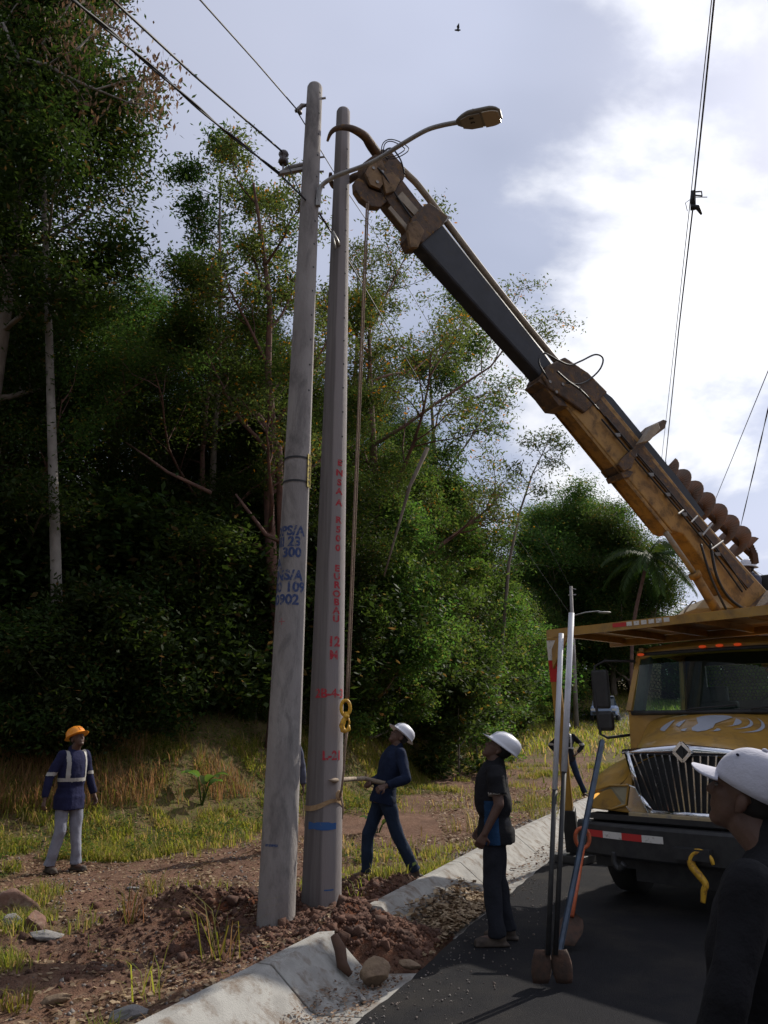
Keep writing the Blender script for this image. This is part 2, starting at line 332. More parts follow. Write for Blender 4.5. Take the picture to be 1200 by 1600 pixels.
# ---------------------------------------------------------------- terrain
KY = np.array([-60, -20, 0, 4.76, 6.62, 7.7, 11.95, 17.99, 24, 32, 42, 55, 68, 85, 120, 400.])
KX = np.array([-29, -11.9, -3.28, -1.21, -.41, 0.0, 1.75, 4.45, 7.5, 11.5, 16.0, 22.0, 27.5, 34.0, 45, 100.])
def kx(y): return np.interp(y, KY, KX)
CK, SK = math.cos(R(23.5)), math.sin(R(23.5))
def rise(y): y = np.asarray(y, float); return .058*np.maximum(0, y-22)*smooth(20, 30, y)*(1-.0*y)
EX = np.array([-60, -8, -4, -1, .8, 2.4, 5, 8, 12, 400.]); EY = np.array([13, 15.8, 17.6, 22.5, 27.5, 33, 40, 50, 60, 62.])
def edge(x): return np.interp(x, EX, EY)
def hz(x, y, fine=True):
    x = np.asarray(x, float); y = np.asarray(y, float)
    d = (x-kx(y))*CK
    r = rise(y)
    verge = .17*np.exp(np.minimum(d+.05, 0)*1.6)-.01
    e = y-edge(x)
    left = smooth(3, -3, x) if False else 1-smooth(-3, 4, x)
    bank = (0.75+1.45*left)*smooth(-3.4-1.8*left, 1.8, e)
    hill = np.clip(e-3, 0, 60)*.33*(1-smooth(12, 30, x))
    v = r+verge+bank+hill*1.0
    if fine:
        v = v+(fbm(x*1.1, y*1.1, 4)-.5)*.16*smooth(.1, -.8, d) if False else v+(fbm(x*1.1, y*1.1, 4)-.5)*.16*(1-smooth(-.8, -.1, d))
        v = v+(fbm(x*6+3, y*6, 3)-.45)*.07*(1-smooth(-.5, -.05, d))
    def g(cx, cy, rx, ry, h): return h*np.exp(-((x-cx)/rx)**2-((y-cy)/ry)**2)
    dirt = g(-.15, 7.15, .42, .5, .17)+g(.1, 8.6, .45, .4, .14)+g(-1.75, 8.1, .8, .35, .22)+g(-1.3, 6.95, .45, .3, .05)+g(-2.2, 7.0, .8, .3, -.16)+g(-.5, 9.0, .6, .4, .12)
    rough = np.abs(dirt)*np.minimum(1, 1)*(fbm(x*9, y*9, 3)-.45)*1.3
    v = v+dirt+rough
    gap = np.exp(-((y-7.15)/.62)**4)
    und = r-.16
    # the strip under kerb, gutter and road
    t = smooth(-.14, -.03, d)
    gapz = .03*np.exp(-((d-.1)/.5)**2)*2.2+dirt*.8+rough*.8+(fbm(x*7, y*7, 3)-.45)*.07-.04*smooth(.4, .8, d)
    core = und*(1-gap)+(gapz)*gap
    core = core*(1-smooth(.62, .74, d))+und*smooth(.62, .74, d)
    out = v*(1-t)+core*t
    rt = smooth(8.2, 8.7, d)
    right = r+.08+(fbm(x*.3, y*.3, 3)-.5)*.3+smooth(12, 40, d)*2.0
    return out*(1-rt)+right*rt
def axis(segs):
    a = []
    for lo, hi, st in segs: a += list(np.arange(lo, hi, st))
    return np.array(a+[segs[-1][1]])
gx = axis([(-420, -120, 50), (-120, -40, 10), (-40, -14, 2), (-14, -7, .3), (-7, -3.2, .09), (-3.2, 2.2, .036), (2.2, 6, .12), (6, 20, .6), (20, 60, 3), (60, 420, 40)])
gy = axis([(-120, -20, 20), (-20, 3, 2), (3, 4.4, .1), (4.4, 10, .04), (10, 14, .09), (14, 24, .22), (24, 60, 1), (60, 140, 5), (140, 900, 60)])
X, Y = np.meshgrid(gx, gy); Z = hz(X, Y)
nx, ny = len(gx), len(gy); idx = np.arange(nx*ny).reshape(ny, nx)
f = np.stack([idx[:-1, :-1], idx[:-1, 1:], idx[1:, 1:], idx[1:, :-1]], -1).reshape(-1, 4)
me = fastmesh('ground', np.stack([X, Y, Z], -1).reshape(-1, 3), f, True)
def vegmask(x, y):
    x = np.asarray(x, float); y = np.asarray(y, float)
    d = (x-kx(y))*CK; e = y-edge(x)
    n = fbm(x*.75+5, y*.75+2, 4)
    near = smooth(-6.5, -2.5, e)
    m = smooth(.40, .54, n+near*.20-.02)
    path = np.exp(-((y-(9.0-.35*x))/1.3)**2)*.0
    disturbed = np.clip(1.4*np.exp(-((x+1.1)/2.0)**2-((y-7.5)/1.3)**2), 0, 1)
    m = m*(1-disturbed)
    trail = smooth(-5.2, -3.6, d)*smooth(9.5, 12, y)*(1-smooth(23, 27, y)); m = m*(1-.93*trail)
    verge2 = np.exp(-((d+1.0)/.45)**2)*smooth(8.5, 10, y)*(1-smooth(20, 30, y)); m = np.maximum(m, .40*verge2*smooth(.38, .55, fbm(x*1.5, y*1.5, 3)))
    return np.clip(m+smooth(32, 42, y), 0, 1)
vm = vegmask(X, Y).ravel()
dist = np.exp(-((X+.55)/1.3)**2-((Y-7.5)/.9)**2).ravel()
for nm, ar in (('veg', vm), ('dug', dist)):
    at = me.attributes.new(nm, 'FLOAT', 'POINT'); at.data.foreach_set('value', ar.astype(np.float32))
gm = bpy.data.materials.new('verge_soil'); gm.use_nodes = True; t = gm.node_tree; b = t.nodes['Principled BSDF']; b.inputs['Roughness'].default_value = .95; b.inputs['Specular IOR Level'].default_value = .2
tcg = N(t, 'ShaderNodeTexCoord')
def noi(sc_, det=6, ro=.6):
    n = N(t, 'ShaderNodeTexNoise', i_Scale=sc_, i_Detail=float(det), i_Roughness=ro); L(t, tcg.outputs['Object'], n.inputs['Vector']); return n.outputs[0]
def rng_(v, lo, hi):
    r = N(t, 'ShaderNodeMapRange'); r.inputs[1].default_value = lo; r.inputs[2].default_value = hi; L(t, v, r.inputs[0]); return r.outputs[0]
def mixc(f_, a, b_):
    mx = N(t, 'ShaderNodeMixRGB')
    L(t, f_, mx.inputs[0])
    for i, c in ((1, a), (2, b_)):
        if isinstance(c, tuple): mx.inputs[i].default_value = (*c, 1)
        else: L(t, c, mx.inputs[i])
    return mx.outputs[0]
soil = mixc(rng_(noi(1.3), .35, .65), (.135, .072, .048), (.21, .115, .075))
soil = mixc(rng_(noi(14), .5, .7), soil, (.27, .175, .12))
soil = mixc(rng_(noi(45, 3), .55, .7), soil, (.06, .035, .027))
av = N(t, 'ShaderNodeAttribute', attribute_name='veg'); ad = N(t, 'ShaderNodeAttribute', attribute_name='dug')
green = mixc(rng_(noi(8), .4, .65), (.085, .095, .022), (.15, .11, .045))
cc = mixc(M(t, 'MULTIPLY', av.outputs['Fac'], rng_(noi(12), .3, .55)), soil, green)
dug = mixc(rng_(noi(10), .4, .65), (.070, .030, .018), (.20, .070, .032))
cc = mixc(rng_(M(t, 'ADD', ad.outputs['Fac'], M(t, 'MULTIPLY', noi(5), .4)), .45, .7), cc, dug)
L(t, cc, b.inputs['Base Color'])
bp = N(t, 'ShaderNodeBump', i_Strength=.9, i_Distance=.03); L(t, M(t, 'ADD', noi(30, 8, .7), noi(90, 3)), bp.inputs['Height']); L(t, bp.outputs[0], b.inputs['Normal'])
tag(link('ground', me, gm), 'reddish brown dirt verge and bank', None, None, 'structure')

# road
def road_strip(name, d0, d1, zoff, mt, ys, n=2, wob=0.0, **kw):
    rows = []
    for y in ys:
        row = []
        tx = kx(y+.5)-kx(y-.5); l = math.hypot(tx, 1); nrm = (1/l, -tx/l)
        for i in range(n+1):
            d = d0+(d1-d0)*i/n
            if i == 0 and wob: d += wob*(float(fbm(y*6., 3.3, 3))-.45)
            row.append((float(kx(y))+nrm[0]*d, y+nrm[1]*d, float(rise(y))+zoff))
        rows.append(row)
    mb = MB(); mb.loft(rows, closed=False); return mb.build(name, mt)
ams = mat('asphalt', (.020, .020, .023), .95, spec=.15, col2=(.042, .038, .035), nlo=.42, nhi=.70, nscale=1.1, bump=1.0, bscale=110, dirt=(.10, .095, .09), dscale=95, dlo=.58, dhi=.70)
ysr = list(np.arange(-30, 4, 2))+list(np.arange(4, 14, .1))+list(np.arange(14, 30, .5))+list(np.arange(30, 200, 3))
tag(road_strip('road', .70, 8.3, 0.0, ams, ysr, 3, .07), 'dark asphalt road', None, None, 'structure')
rw_ = [[(x_, y_, float(hz(x_, y_, False))+.05) for y_ in (52.5, 55, 57.5, 60)] for x_ in np.arange(13, 26, .5)]; mb = MB(); mb.loft(rw_, closed=False); tag(mb.build('side_road', mat('pale_old_asphalt', (.16, .155, .15), .9, col2=(.12, .115, .11), nscale=2)), 'pale side road where the far vehicle stands', None, None, 'structure')
# kerb with gutter, cast in blocks
kerb = empty('kerb', (0, 0, 0)); tag(kerb, 'pale concrete kerb and gutter, broken open beside the poles', None, None, 'structure')
PROF = [(-.13, -.2), (-.13, .195), (-.115, .207), (-.012, .207), (.008, .195), (.30, -.03), (.36, -.05), (.72, -.018), (.72, -.2)]
def kerb_block(y0, y1, broken0=False, broken1=False, w=None):
    n = max(2, int((y1-y0)/.25)); rings = []
    for i in range(n+1):
        y = y0+(y1-y0)*i/n; tx = float(kx(y+.4)-kx(y-.4))/.8; l = math.hypot(tx, 1); nr = (1/l, -tx/l)
        ring = []
        for q, (d, z) in enumerate(PROF):
            jy = 0
            if (i == 0 and broken0) or (i == n and broken1): jy = (float(_perm[q*7 % 256, 31])-.5)*.14
            dd = d+.004*(float(vnoise(y*5, q*3.1))-.5)
            ring.append((float(kx(y))+nr[0]*dd+tx*jy, y+nr[1]*dd+jy, z+float(rise(y))+.006*(float(vnoise(y*3, 7.7+q))-.5)))
        rings.append(ring[::-1])
    mb = MB(); mb.loft(rings)
    o = mb.build('kerb_block', MT['kerb'], kerb, bevel=.006); return o
ys = [-6, -3, -.2, 2.4, 4.0, 5.82, 6.68]
for i in range(len(ys)-1): kerb_block(ys[i]+.008, ys[i+1]-.008, broken1=(i == len(ys)-2))
ys = [7.62, 9.9, 12.4, 14.9, 17.4, 19.9, 22.4]
for i in range(len(ys)-1): kerb_block(ys[i]+.008, ys[i+1]-.008, broken0=(i == 0))
# far short retaining kerb by the driveway
mb = MB(); mb.box((7.3, 23.4, float(hz(7.3, 23.4))+.15), (1.8, .3, .45)); tag(mb.build('concrete_block', MT['kerb'], bevel=.02), 'low grey concrete block on the verge seen past the truck mirror', 'concrete block')

# ---------------------------------------------------------------- stuff scatter
def quads(P, U, V, name, m, kind='stuff', parent=None):
    """leaf quads: centre P, half-axes U,V ; diamond shaped"""
    v = np.stack([P-U, P+V-U*.15, P+U, P-V-U*.15], 1).reshape(-1, 3)
    f = np.arange(len(P)*4).reshape(-1, 4); me = fastmesh(name, v, f)
    return link(name, me, m, parent)
rs = np.random.RandomState(3)
def unit(v): return v/np.maximum(np.linalg.norm(v, axis=-1, keepdims=True), 1e-9)
def blades(P, h, w, lean, name, m, label):
    n = len(P); a = rs.rand(n)*6.283; dirv = np.stack([np.cos(a), np.sin(a), np.zeros(n)], -1)
    side = np.stack([-np.sin(a), np.cos(a), np.zeros(n)], -1)*(w[:, None]/2)
    up = np.array([0, 0, 1.])
    mid = P+up*(h*.6)[:, None]+dirv*(h*lean*.35)[:, None]; tip = P+up*(h*(1-.25*lean))[:, None]+dirv*(h*lean)[:, None]
    v = np.stack([P-side, P+side, mid+side*.7, tip, mid-side*.7], 1).reshape(-1, 3)
    k = np.arange(n)*5
    f = np.concatenate([np.stack([k, k+1, k+2, k+4], -1)])
    f2 = np.stack([k+4, k+2, k+3, k+3], -1)
    # triangles as a second mesh loop list
    me = bpy.data.meshes.new(name); me.vertices.add(len(v)); me.vertices.foreach_set('co', v.astype(np.float32).ravel())
    lv = np.concatenate([f.ravel(), f2[:, :3].ravel()]); me.loops.add(len(lv)); me.loops.foreach_set('vertex_index', lv.astype(np.int32))
    me.polygons.add(2*n); me.polygons.foreach_set('loop_start', np.concatenate([np.arange(n)*4, n*4+np.arange(n)*3]).astype(np.int32)); me.update(calc_edges=True)
    o = link(name, me, m); tag(o, label, None, None, 'stuff'); return o
def scatter(n, x0, x1, y0, y1, prob):
    out = []
    while sum(len(a) for a in out) < n:
        x = x0+rs.rand(n*2)*(x1-x0); y = y0+rs.rand(n*2)*(y1-y0); k = rs.rand(n*2) < prob(x, y); out.append(np.stack([x[k], y[k]], -1))
        if len(out) > 40: break
    return np.concatenate(out)[:n]
def dk(x, y): return (x-kx(y))*CK
def ok(x, y): return (dk(x, y) < -.16)
def onz(P, fine=True): return np.column_stack([P, hz(P[:, 0], P[:, 1])])
# low verge grass, near and bank
P = onz(scatter(26000, -6.5, 3.5, 4.3, 12.5, lambda x, y: vegmask(x, y)*ok(x, y)*(.05+.95*(vnoise(x*3, y*3) > .45))))
blades(P, .05+.13*rs.rand(len(P)), .006+.006*rs.rand(len(P)), .3+.9*rs.rand(len(P)), 'grass', MT['grass'], 'short green and straw grass on the near verge')
P = onz(scatter(90000, -12, 9, 11.0, 29, lambda x, y: vegmask(x, y)*ok(x, y)*(y-edge(x) < 4)*(.05+.95*(fbm(x*1.3+7, y*1.3, 3) > .44)*(.35+.65*(vnoise(x*4, y*4) > .4)))))
blades(P, (.09+.28*rs.rand(len(P)))*(1-.5*smooth(14, 11, P[:, 1])) if False else (.05+.20*rs.rand(len(P))**1.5), .010+.010*rs.rand(len(P)), .3+.8*rs.rand(len(P)), 'grass', MT['grass'], 'yellow green grass on the bank below the forest')
P = onz(scatter(10000, -12, 1, 11.5, 22, lambda x, y: ok(x, y)*(y-edge(x) < 1)*(y-edge(x) > -3.4)*smooth(.42, .56, fbm(x*.5+9, y*.5, 3)+.13*smooth(-3, -7, x) if False else fbm(x*.5+9, y*.5, 3)+.12*(x < -4))))
blades(P, .18+.38*rs.rand(len(P)), .008+.008*rs.rand(len(P)), .2+.7*rs.rand(len(P)), 'dry_grass', MT['dry'], 'tall dry brown grass at the foot of the forest')
P = scatter(20000, 3, 26, 22, 75, lambda x, y: ok(x, y)*(.03+smooth(30, 38, y)+1.0*((x-kx(y))*CK < -5.5)*(y > 24))); P = onz(P)
blades(P, .15+.35*rs.rand(len(P)), .03+.03*rs.rand(len(P)), .4+.8*rs.rand(len(P)), 'grass', MT['grass'], 'sunlit grass along the far verge')
# dead leaves on the verge
def litter(P, s0, s1, name, label, lift=.008, m=None):
    n = len(P); a = rs.rand(n)*6.283; s = s0+(s1-s0)*rs.rand(n)
    U = np.stack([np.cos(a), np.sin(a), .8*(rs.rand(n)-.5)], -1)*s[:, None]; V = np.stack([-np.sin(a), np.cos(a), 1.2*(rs.rand(n)-.5)], -1)*(s*(.4+.3*rs.rand(n)))[:, None]
    Q = P.copy(); Q[:, 2] += lift+s*.25*rs.rand(n)
    o = quads(Q, U, V, name, m or MT['litter']); tag(o, label, None, None, 'stuff'); return o
P = onz(scatter(24000, -7, 4.5, 4.3, 14, lambda x, y: ok(x, y)*(.25+.75*(fbm(x*1.3+40, y*1.3, 3) > .48))))
litter(P, .008, .032, 'dead_leaves', 'dry leaves and woody bits scattered on the brown verge')
P = onz(scatter(7000, 1, 9, 11, 24, lambda x, y: ok(x, y)*1.0)); litter(P, .015, .045, 'dead_leaves', 'dry leaves scattered on the far dirt verge')
def kline(y, d):
    tx = (kx(y+.4)-kx(y-.4))/.8; l = np.hypot(tx, 1); return kx(y)+d/l, y-d*tx/l
# gutter leaves: thick drift between the broken kerb and the near man
n = 3200; yy = 7.0+2.7*rs.beta(1.3, 1.6, n); d = .12+.55*rs.beta(1.6, 1.3, n); gxx, gyy = kline(yy, d)
Pz = np.interp(d, [0, .3, .36, .72], [.2, -.03, -.05, -.018])+.06*rs.rand(n)*np.exp(-((yy-7.9)/.9)**2)+.012
litter(np.column_stack([gxx, gyy, Pz]), .018, .05, 'dead_leaves', 'drift of crisp brown leaves lying in the gutter past the broken kerb', .01)
n = 260; yy = 9.8+4.5*rs.rand(n); d = .3+.35*rs.rand(n); gxx, gyy = kline(yy, d)
litter(np.column_stack([gxx, gyy, np.interp(d, [.3, .36, .72], [-.03, -.05, -.018])+.01]), .012, .035, 'dead_leaves', 'few brown leaves in the far clean gutter')
n = 900; yy = 5.0+1.6*rs.rand(n); d = .25+.4*rs.rand(n); gxx, gyy = kline(yy, d)
litter(np.column_stack([gxx, gyy, np.interp(d, [.2, .3, .36, .72], [.05, -.03, -.05, -.018])+.008]), .008, .02, 'dead_leaves', 'few leaf crumbs in the near gutter')
P = onz(scatter(900, -6, 3.5, 4.3, 12, lambda x, y: ok(x, y)*(.3+.7*(fbm(x*1.3+40, y*1.3, 3) > .46)))); n = len(P); a = rs.rand(n)*6.283; s = .04+.11*rs.rand(n)**2
P[:, 2] += .015+.02*rs.rand(n); U = np.stack([np.cos(a), np.sin(a), .35*(rs.rand(n)-.5)], -1)*s[:, None]; V = np.stack([-np.sin(a), np.cos(a), rs.rand(n)-.5], -1)*.0035
tag(quads(P, U, V, 'dry_twigs', MT['dry']), 'thin dry twigs and straw lying on the verge', None, None, 'stuff')
# clods, gravel
CUBE = np.array([(-1, -1, -1), (1, -1, -1), (1, 1, -1), (-1, 1, -1), (-1, -1, 1), (1, -1, 1), (1, 1, 1), (-1, 1, 1)], float)
CF = np.array([(3, 2, 1, 0), (4, 5, 6, 7), (0, 1, 5, 4), (1, 2, 6, 5), (2, 3, 7, 6), (3, 0, 4, 7)])
def lumps(P, s, name, m, label):
    n = len(P); v = CUBE[None]*(.55+.6*rs.rand(n, 8, 1))*(.6+.5*rs.rand(n, 1, 3)); v *= np.asarray(s).reshape(-1, 1, 1)
    q = unit(rs.randn(n, 4)); w_, x_, y_, z_ = q.T
    Rm = np.stack([1-2*(y_*y_+z_*z_), 2*(x_*y_-z_*w_), 2*(x_*z_+y_*w_), 2*(x_*y_+z_*w_), 1-2*(x_*x_+z_*z_), 2*(y_*z_-x_*w_), 2*(x_*z_-y_*w_), 2*(y_*z_+x_*w_), 1-2*(x_*x_+y_*y_)], -1).reshape(-1, 3, 3)
    v = np.einsum('nij,nkj->nki', Rm, v)+P[:, None]
    f = (CF[None]+8*np.arange(n)[:, None, None]).reshape(-1, 4)
    o = link(name, fastmesh(name, v.reshape(-1, 3), f), m); tag(o, label, None, None, 'stuff'); return o
clod = mat('soil_clod', (.12, .055, .035), .97, col2=(.07, .035, .024), nscale=5, bump=.6, bscale=60)
gravel = mat('mixed_gravel', (.22, .2, .185), .95, col2=(.13, .10, .085), nscale=3, bump=.4)
P = scatter(10000, -3.6, 1.2, 6.0, 9.8, lambda x, y: (np.exp(-((x+.5)/1.1)**2-((y-7.7)/.9)**2)+.04)*(dk(x, y) < -.1)+np.exp(-((y-7.15)/.4)**4)*(dk(x, y) > -.12)*(dk(x, y) < .62))
P = onz(P); lumps(P, .005+.020*rs.rand(len(P))**2.2+.0, 'soil_clods', clod, 'loose clods of dug red soil around the pole bases')
P = onz(scatter(5500, -6.5, 3.5, 4.3, 13, lambda x, y: ok(x, y)*(.2+.8*(fbm(x*2+11, y*2, 2) > .42)))); lumps(P, .004+.014*rs.rand(len(P))**2.5, 'gravel', gravel, 'small grey and brown gravel in the verge soil')
n = 2200; yy = 9.0+10*rs.rand(n); d = -.16-.30*rs.rand(n)**1.3; gxx, gyy = kline(yy, d); P = onz(np.column_stack([gxx, gyy])); lumps(P, .008+.022*rs.rand(len(P))**2, 'gravel', gravel, 'strip of coarse gravel behind the far kerb')
n = 380; yy = 5.3+5*rs.rand(n); d = .75+.6*rs.rand(n)**2; gxx, gyy = kline(yy, d); lumps(np.column_stack([gxx, gyy, np.full(n, .004)]), .003+.006*rs.rand(n)**2, 'gravel', gravel, 'loose chips along the asphalt edge')
P = scatter(420, -3.2, 1.0, 6.2, 9.4, lambda x, y: (np.exp(-((x+.5)/1.0)**2-((y-7.7)/.8)**2)+.03)*(dk(x, y) < -.1)+.7*np.exp(-((y-7.15)/.4)**4)*(dk(x, y) > -.12)*(dk(x, y) < .55))
P = onz(P); lumps(P, .018+.038*rs.rand(len(P))**1.6, 'soil_clods', clod, 'bigger clods of dug red earth heaped by the pole bases')
# low broad weeds between the grass
C_ = scatter(900, -11, 5, 5, 24, lambda x, y: ok(x, y)*(y-edge(x) < 1)*(vegmask(x, y) > .25)*(fbm(x*.9+60, y*.9, 3) > .46)*(.25+.75*(y > 10)))
k_ = rs.randint(0, len(C_), 15000); Q = C_[k_]+rs.randn(15000, 2)*.13; Q = onz(Q); Q[:, 2] += .02+.26*rs.rand(15000)*(.4+.6*((k_*37 % 100)/100.)); a = rs.rand(15000)*6.283; s = .018+.03*rs.rand(15000)
U = np.stack([np.cos(a), np.sin(a), .9*(rs.rand(15000)-.6)], -1)*s[:, None]; V = np.stack([-np.sin(a), np.cos(a), .6*(rs.rand(15000)-.5)], -1)*(s*.5)[:, None]
tag(quads(Q, U, V, 'low_weeds', MT['leafb']), 'low leafy weeds mixed into the verge grass', None, None, 'stuff')
# rocks
def rock(loc, r, m, label, seed, cat='rock', sq=(1, 1, 1), rz=0, cuts=3):
    bm = bmesh.new(); bmesh.ops.create_icosphere(bm, subdivisions=4, radius=1); rr = random.Random(seed)
    pl = [(Vector((rr.uniform(-1, 1), rr.uniform(-1, 1), rr.uniform(-.6, 1))).normalized(), rr.uniform(.55, .85)) for _ in range(9)]
    for v in bm.verts:
        p = v.co.copy()
        for nn, dd in pl:
            k = p.dot(nn)-dd
            if k > 0: p -= nn*k*.98
        p *= 1+.13*(float(fbm(p.x*3+seed+20, p.y*3+p.z*2.3+30, 5))-.5)*2+.05*(float(fbm(p.x*11+seed+60, p.y*11+p.z*7+30, 3))-.5)
        v.co = Vector((p.x*sq[0], p.y*sq[1], p.z*sq[2]))*r
    me = bpy.data.meshes.new('rock'); bm.to_mesh(me); bm.free()
    o = link('rock', me, m, None, True, loc=loc); o.rotation_euler = (rr.uniform(-.2, .2), rr.uniform(-.2, .2), rz); return tag(o, label, cat)
def gl(px, py, dz=0.0):
    p = GP(px, py, .05)
    for _ in range(6): p = GP(px, py, float(hz(p.x, p.y)))
    return p+Vector((0, 0, dz))
rock(gl(18, 1432, .08), .26, MT['rock'], 'large reddish boulder at the left edge of the verge', 4, sq=(1.15, .9, .72))
rock(gl(52, 1450, .03), .13, MT['rock'], 'red brown rock leaning on the right flank of the boulder', 9, sq=(.8, .8, 1))
rock(gl(22, 1448, .04), .09, MT['rockg'], 'small grey stone in front of the reddish boulder', 5, sq=(1.3, 1, .8))
rock(gl(85, 1566, .02), .075, MT['rockt'], 'flat tan stone in the bottom left soil', 12, sq=(1.6, .8, .5))
rock(gl(70, 1465, .02), .11, MT['rockg'], 'flat pale stone below the reddish boulder', 14, sq=(1.5, 1, .4))
rock(gl(205, 1592, .02), .11, MT['rockg'], 'rough grey and white rubble lump beside the near kerb', 15, sq=(1.3, .8, .5))
def gutter(y, d, z=0): a, b_ = kline(np.array([y]), np.array([d])); return Vector((float(a[0]), float(b_[0]), z))
rock(gutter(6.42, .47, .045), .115, MT['rockt'], 'angular tan rock lying in the gutter by the broken kerb', 21, sq=(1, .95, .9))
rock(gutter(6.75, .60, .02), .06, MT['rockt'], 'small flat tan stone right of the angular gutter rock', 22, sq=(1.4, 1, .6))
rock(gutter(6.05, .55, .0), .03, MT['rockg'], 'small grey pebble in the near gutter', 23)
rock(gl(208, 1388, .0), .05, MT['rockg'], 'pale stone in the soil left of the poles', 24, sq=(1.4, 1, .5))
rock(gl(652, 1335, .03), .07, MT['rock'], 'brown stone on the verge behind the man with the lever', 25)
rock(gl(530, 1375, .03), .09, MT['rock'], 'brown lump of soil and stone right of the new pole', 27, sq=(1.3, 1, .7))
mb = MB(); b0 = gutter(6.43, .13, .25); pts = [b0, b0+Vector((.05, -.05, -.08)), b0+Vector((.07, -.10, -.17)), b0+Vector((.13, -.12, -.23))]
mb.tube(pts, [.03, .045, .042, .02], 9); o = mb.build('wood_chunk', MT['rust'], None, True); tag(o, 'rotten brown wood chunk leaning in the gutter beside the tan rock', 'wood')
# ---------------------------------------------------------------- trees
def skel(seed, H, bole=.35, r0=.18, spread=.45, n1=11, n2=5, n3=4, up=.5, lean=(0, 0), wob=.25, crownbias=None):
    rr = np.random.RandomState(seed); br = []; tips = []
    def limb(p, d, l, r, rend, k, curve_up, w):
        pts = [np.array(p, float)]; d = unit(np.array(d, float))
        for i in range(k):
            d = unit(d+rr.randn(3)*w+np.array([0, 0, curve_up/k])); pts.append(pts[-1]+d*l/k)
        br.append((pts, np.linspace(r, rend, k+1))); return pts, d
    k = 9; pts = [np.array([0, 0, -.4])]; d = np.array([lean[0], lean[1], 1.])
    for i in range(k):
        d = unit(d+rr.randn(3)*np.array([.09, .09, 0])*wob*2+np.array([lean[0]*.3, lean[1]*.3, .25])); pts.append(pts[-1]+d*(H*.93+.4)/k)
    br.append((pts, np.linspace(r0, r0*.16, k+1))); T = np.array(pts)
    for i in range(n1):
        f_ = bole+(1-bole)*((i+.5+rr.rand()*.5)/n1)*.97; q = f_*k; j = min(int(q), k-1); p = T[j]+(T[j+1]-T[j])*(q-j)
        a = i*2.4+rr.rand()*.9; rel = (f_-bole)/(1-bole)
        l = H*spread*(.55+.45*math.sin(math.pi*min(1, .25+rel*.85)))*(.7+.5*rr.rand())
        if crownbias is not None: l *= 1+.5*(math.cos(a)*crownbias[0]+math.sin(a)*crownbias[1])
        dd = np.array([math.cos(a), math.sin(a), .25+.6*rel+.2*rr.rand()]); r = r0*(1-.75*f_)*.55
        b1, d1 = limb(p, dd, l, r, r*.25, 6, up, .13)
        for s in range(n2):
            g = .3+.7*(s+rr.rand()*.8)/n2; q2 = min(g*6, 5.99); j2 = int(q2); p2 = b1[j2]+(b1[j2+1]-b1[j2])*(q2-j2)
            ax = unit(b1[j2+1]-b1[j2]); o_ = unit(np.cross(ax, rr.randn(3))); d2 = ax*.6+o_*.8+np.array([0, 0, .15])
            l2 = l*.42*(1.15-.5*g)*(.7+.6*rr.rand()); b2, _ = limb(p2, d2, l2, r*.38, r*.1, 4, up*.6, .18)
            for u in range(n3):
                g3 = .35+.65*(u+rr.rand())/n3; q3 = min(g3*4, 3.99); j3 = int(q3); p3 = b2[j3]+(b2[j3+1]-b2[j3])*(q3-j3)
                ax = unit(b2[j3+1]-b2[j3]); o_ = unit(np.cross(ax, rr.randn(3)))
                b3, _ = limb(p3, ax*.6+o_*.8, l2*.45*(.7+.6*rr.rand()), r*.13, r*.05, 2, .1, .2); tips += [b3[-1], (b3[0]+b3[-1])/2]
            tips.append(b2[-1])
    return br, np.array(tips), T
def leaves_at(tips, n, sig, size, seed, droop=.3, asp=.38):
    rr = np.random.RandomState(seed); m = len(tips); k = rr.randint(0, m, n); P = tips[k]+rr.randn(n, 3)*np.array([sig, sig, sig*.7])
    U = unit(rr.randn(n, 3)*np.array([1, 1, .6])-np.array([0, 0, droop])); W = unit(np.cross(U, rr.randn(n, 3)*.55+np.array([0, 0, 1.]))) 
    s = size*(.6+.7*rr.rand(n))[:, None]; return P, U*s, W*s*asp
def tree_proto(seed, H, leafm, barkm, nleaf, lsize, sig=.3, asp=.38, droop=.3, minr=.012, name='tree', **kw):
    br, tips, T = skel(seed, H, **kw); mb = MB()
    for pts, rad in br:
        if rad[0] < minr: continue
        n = 9 if rad[0] > .1 else (5 if rad[0] > .035 else 3)
        mb.tube(pts, np.maximum(rad, .008), n, caps=False)
    root = empty(name); tr = mb.build('trunk', barkm, root, True)
    P, U, V = leaves_at(tips, nleaf, sig, lsize, seed+1, droop, asp)
    cr = quads(P, U, V, 'crown', leafm, parent=root); cr.parent = root
    return root
GT = 'trees of the dark roadside forest'
_used = {}
def place_tree(proto, x, y, H0, H, rz, label, cat='tree', group=None, zoff=-.2, sx=1.0):
    s = H/H0; z = float(hz(x, y, False))+zoff
    if id(proto) not in _used:
        _used[id(proto)] = 1; o = proto; o.location = (x, y, z); o.rotation_euler = (0, 0, rz); o.scale = (s*sx, s*sx, s)
    else: o = copy_thing(proto, (x, y, z), rz, (s*sx, s*sx, s))
    o['label'] = label; o['category'] = cat
    if group: o['group'] = group
    elif 'group' in o: del o['group']
    return o
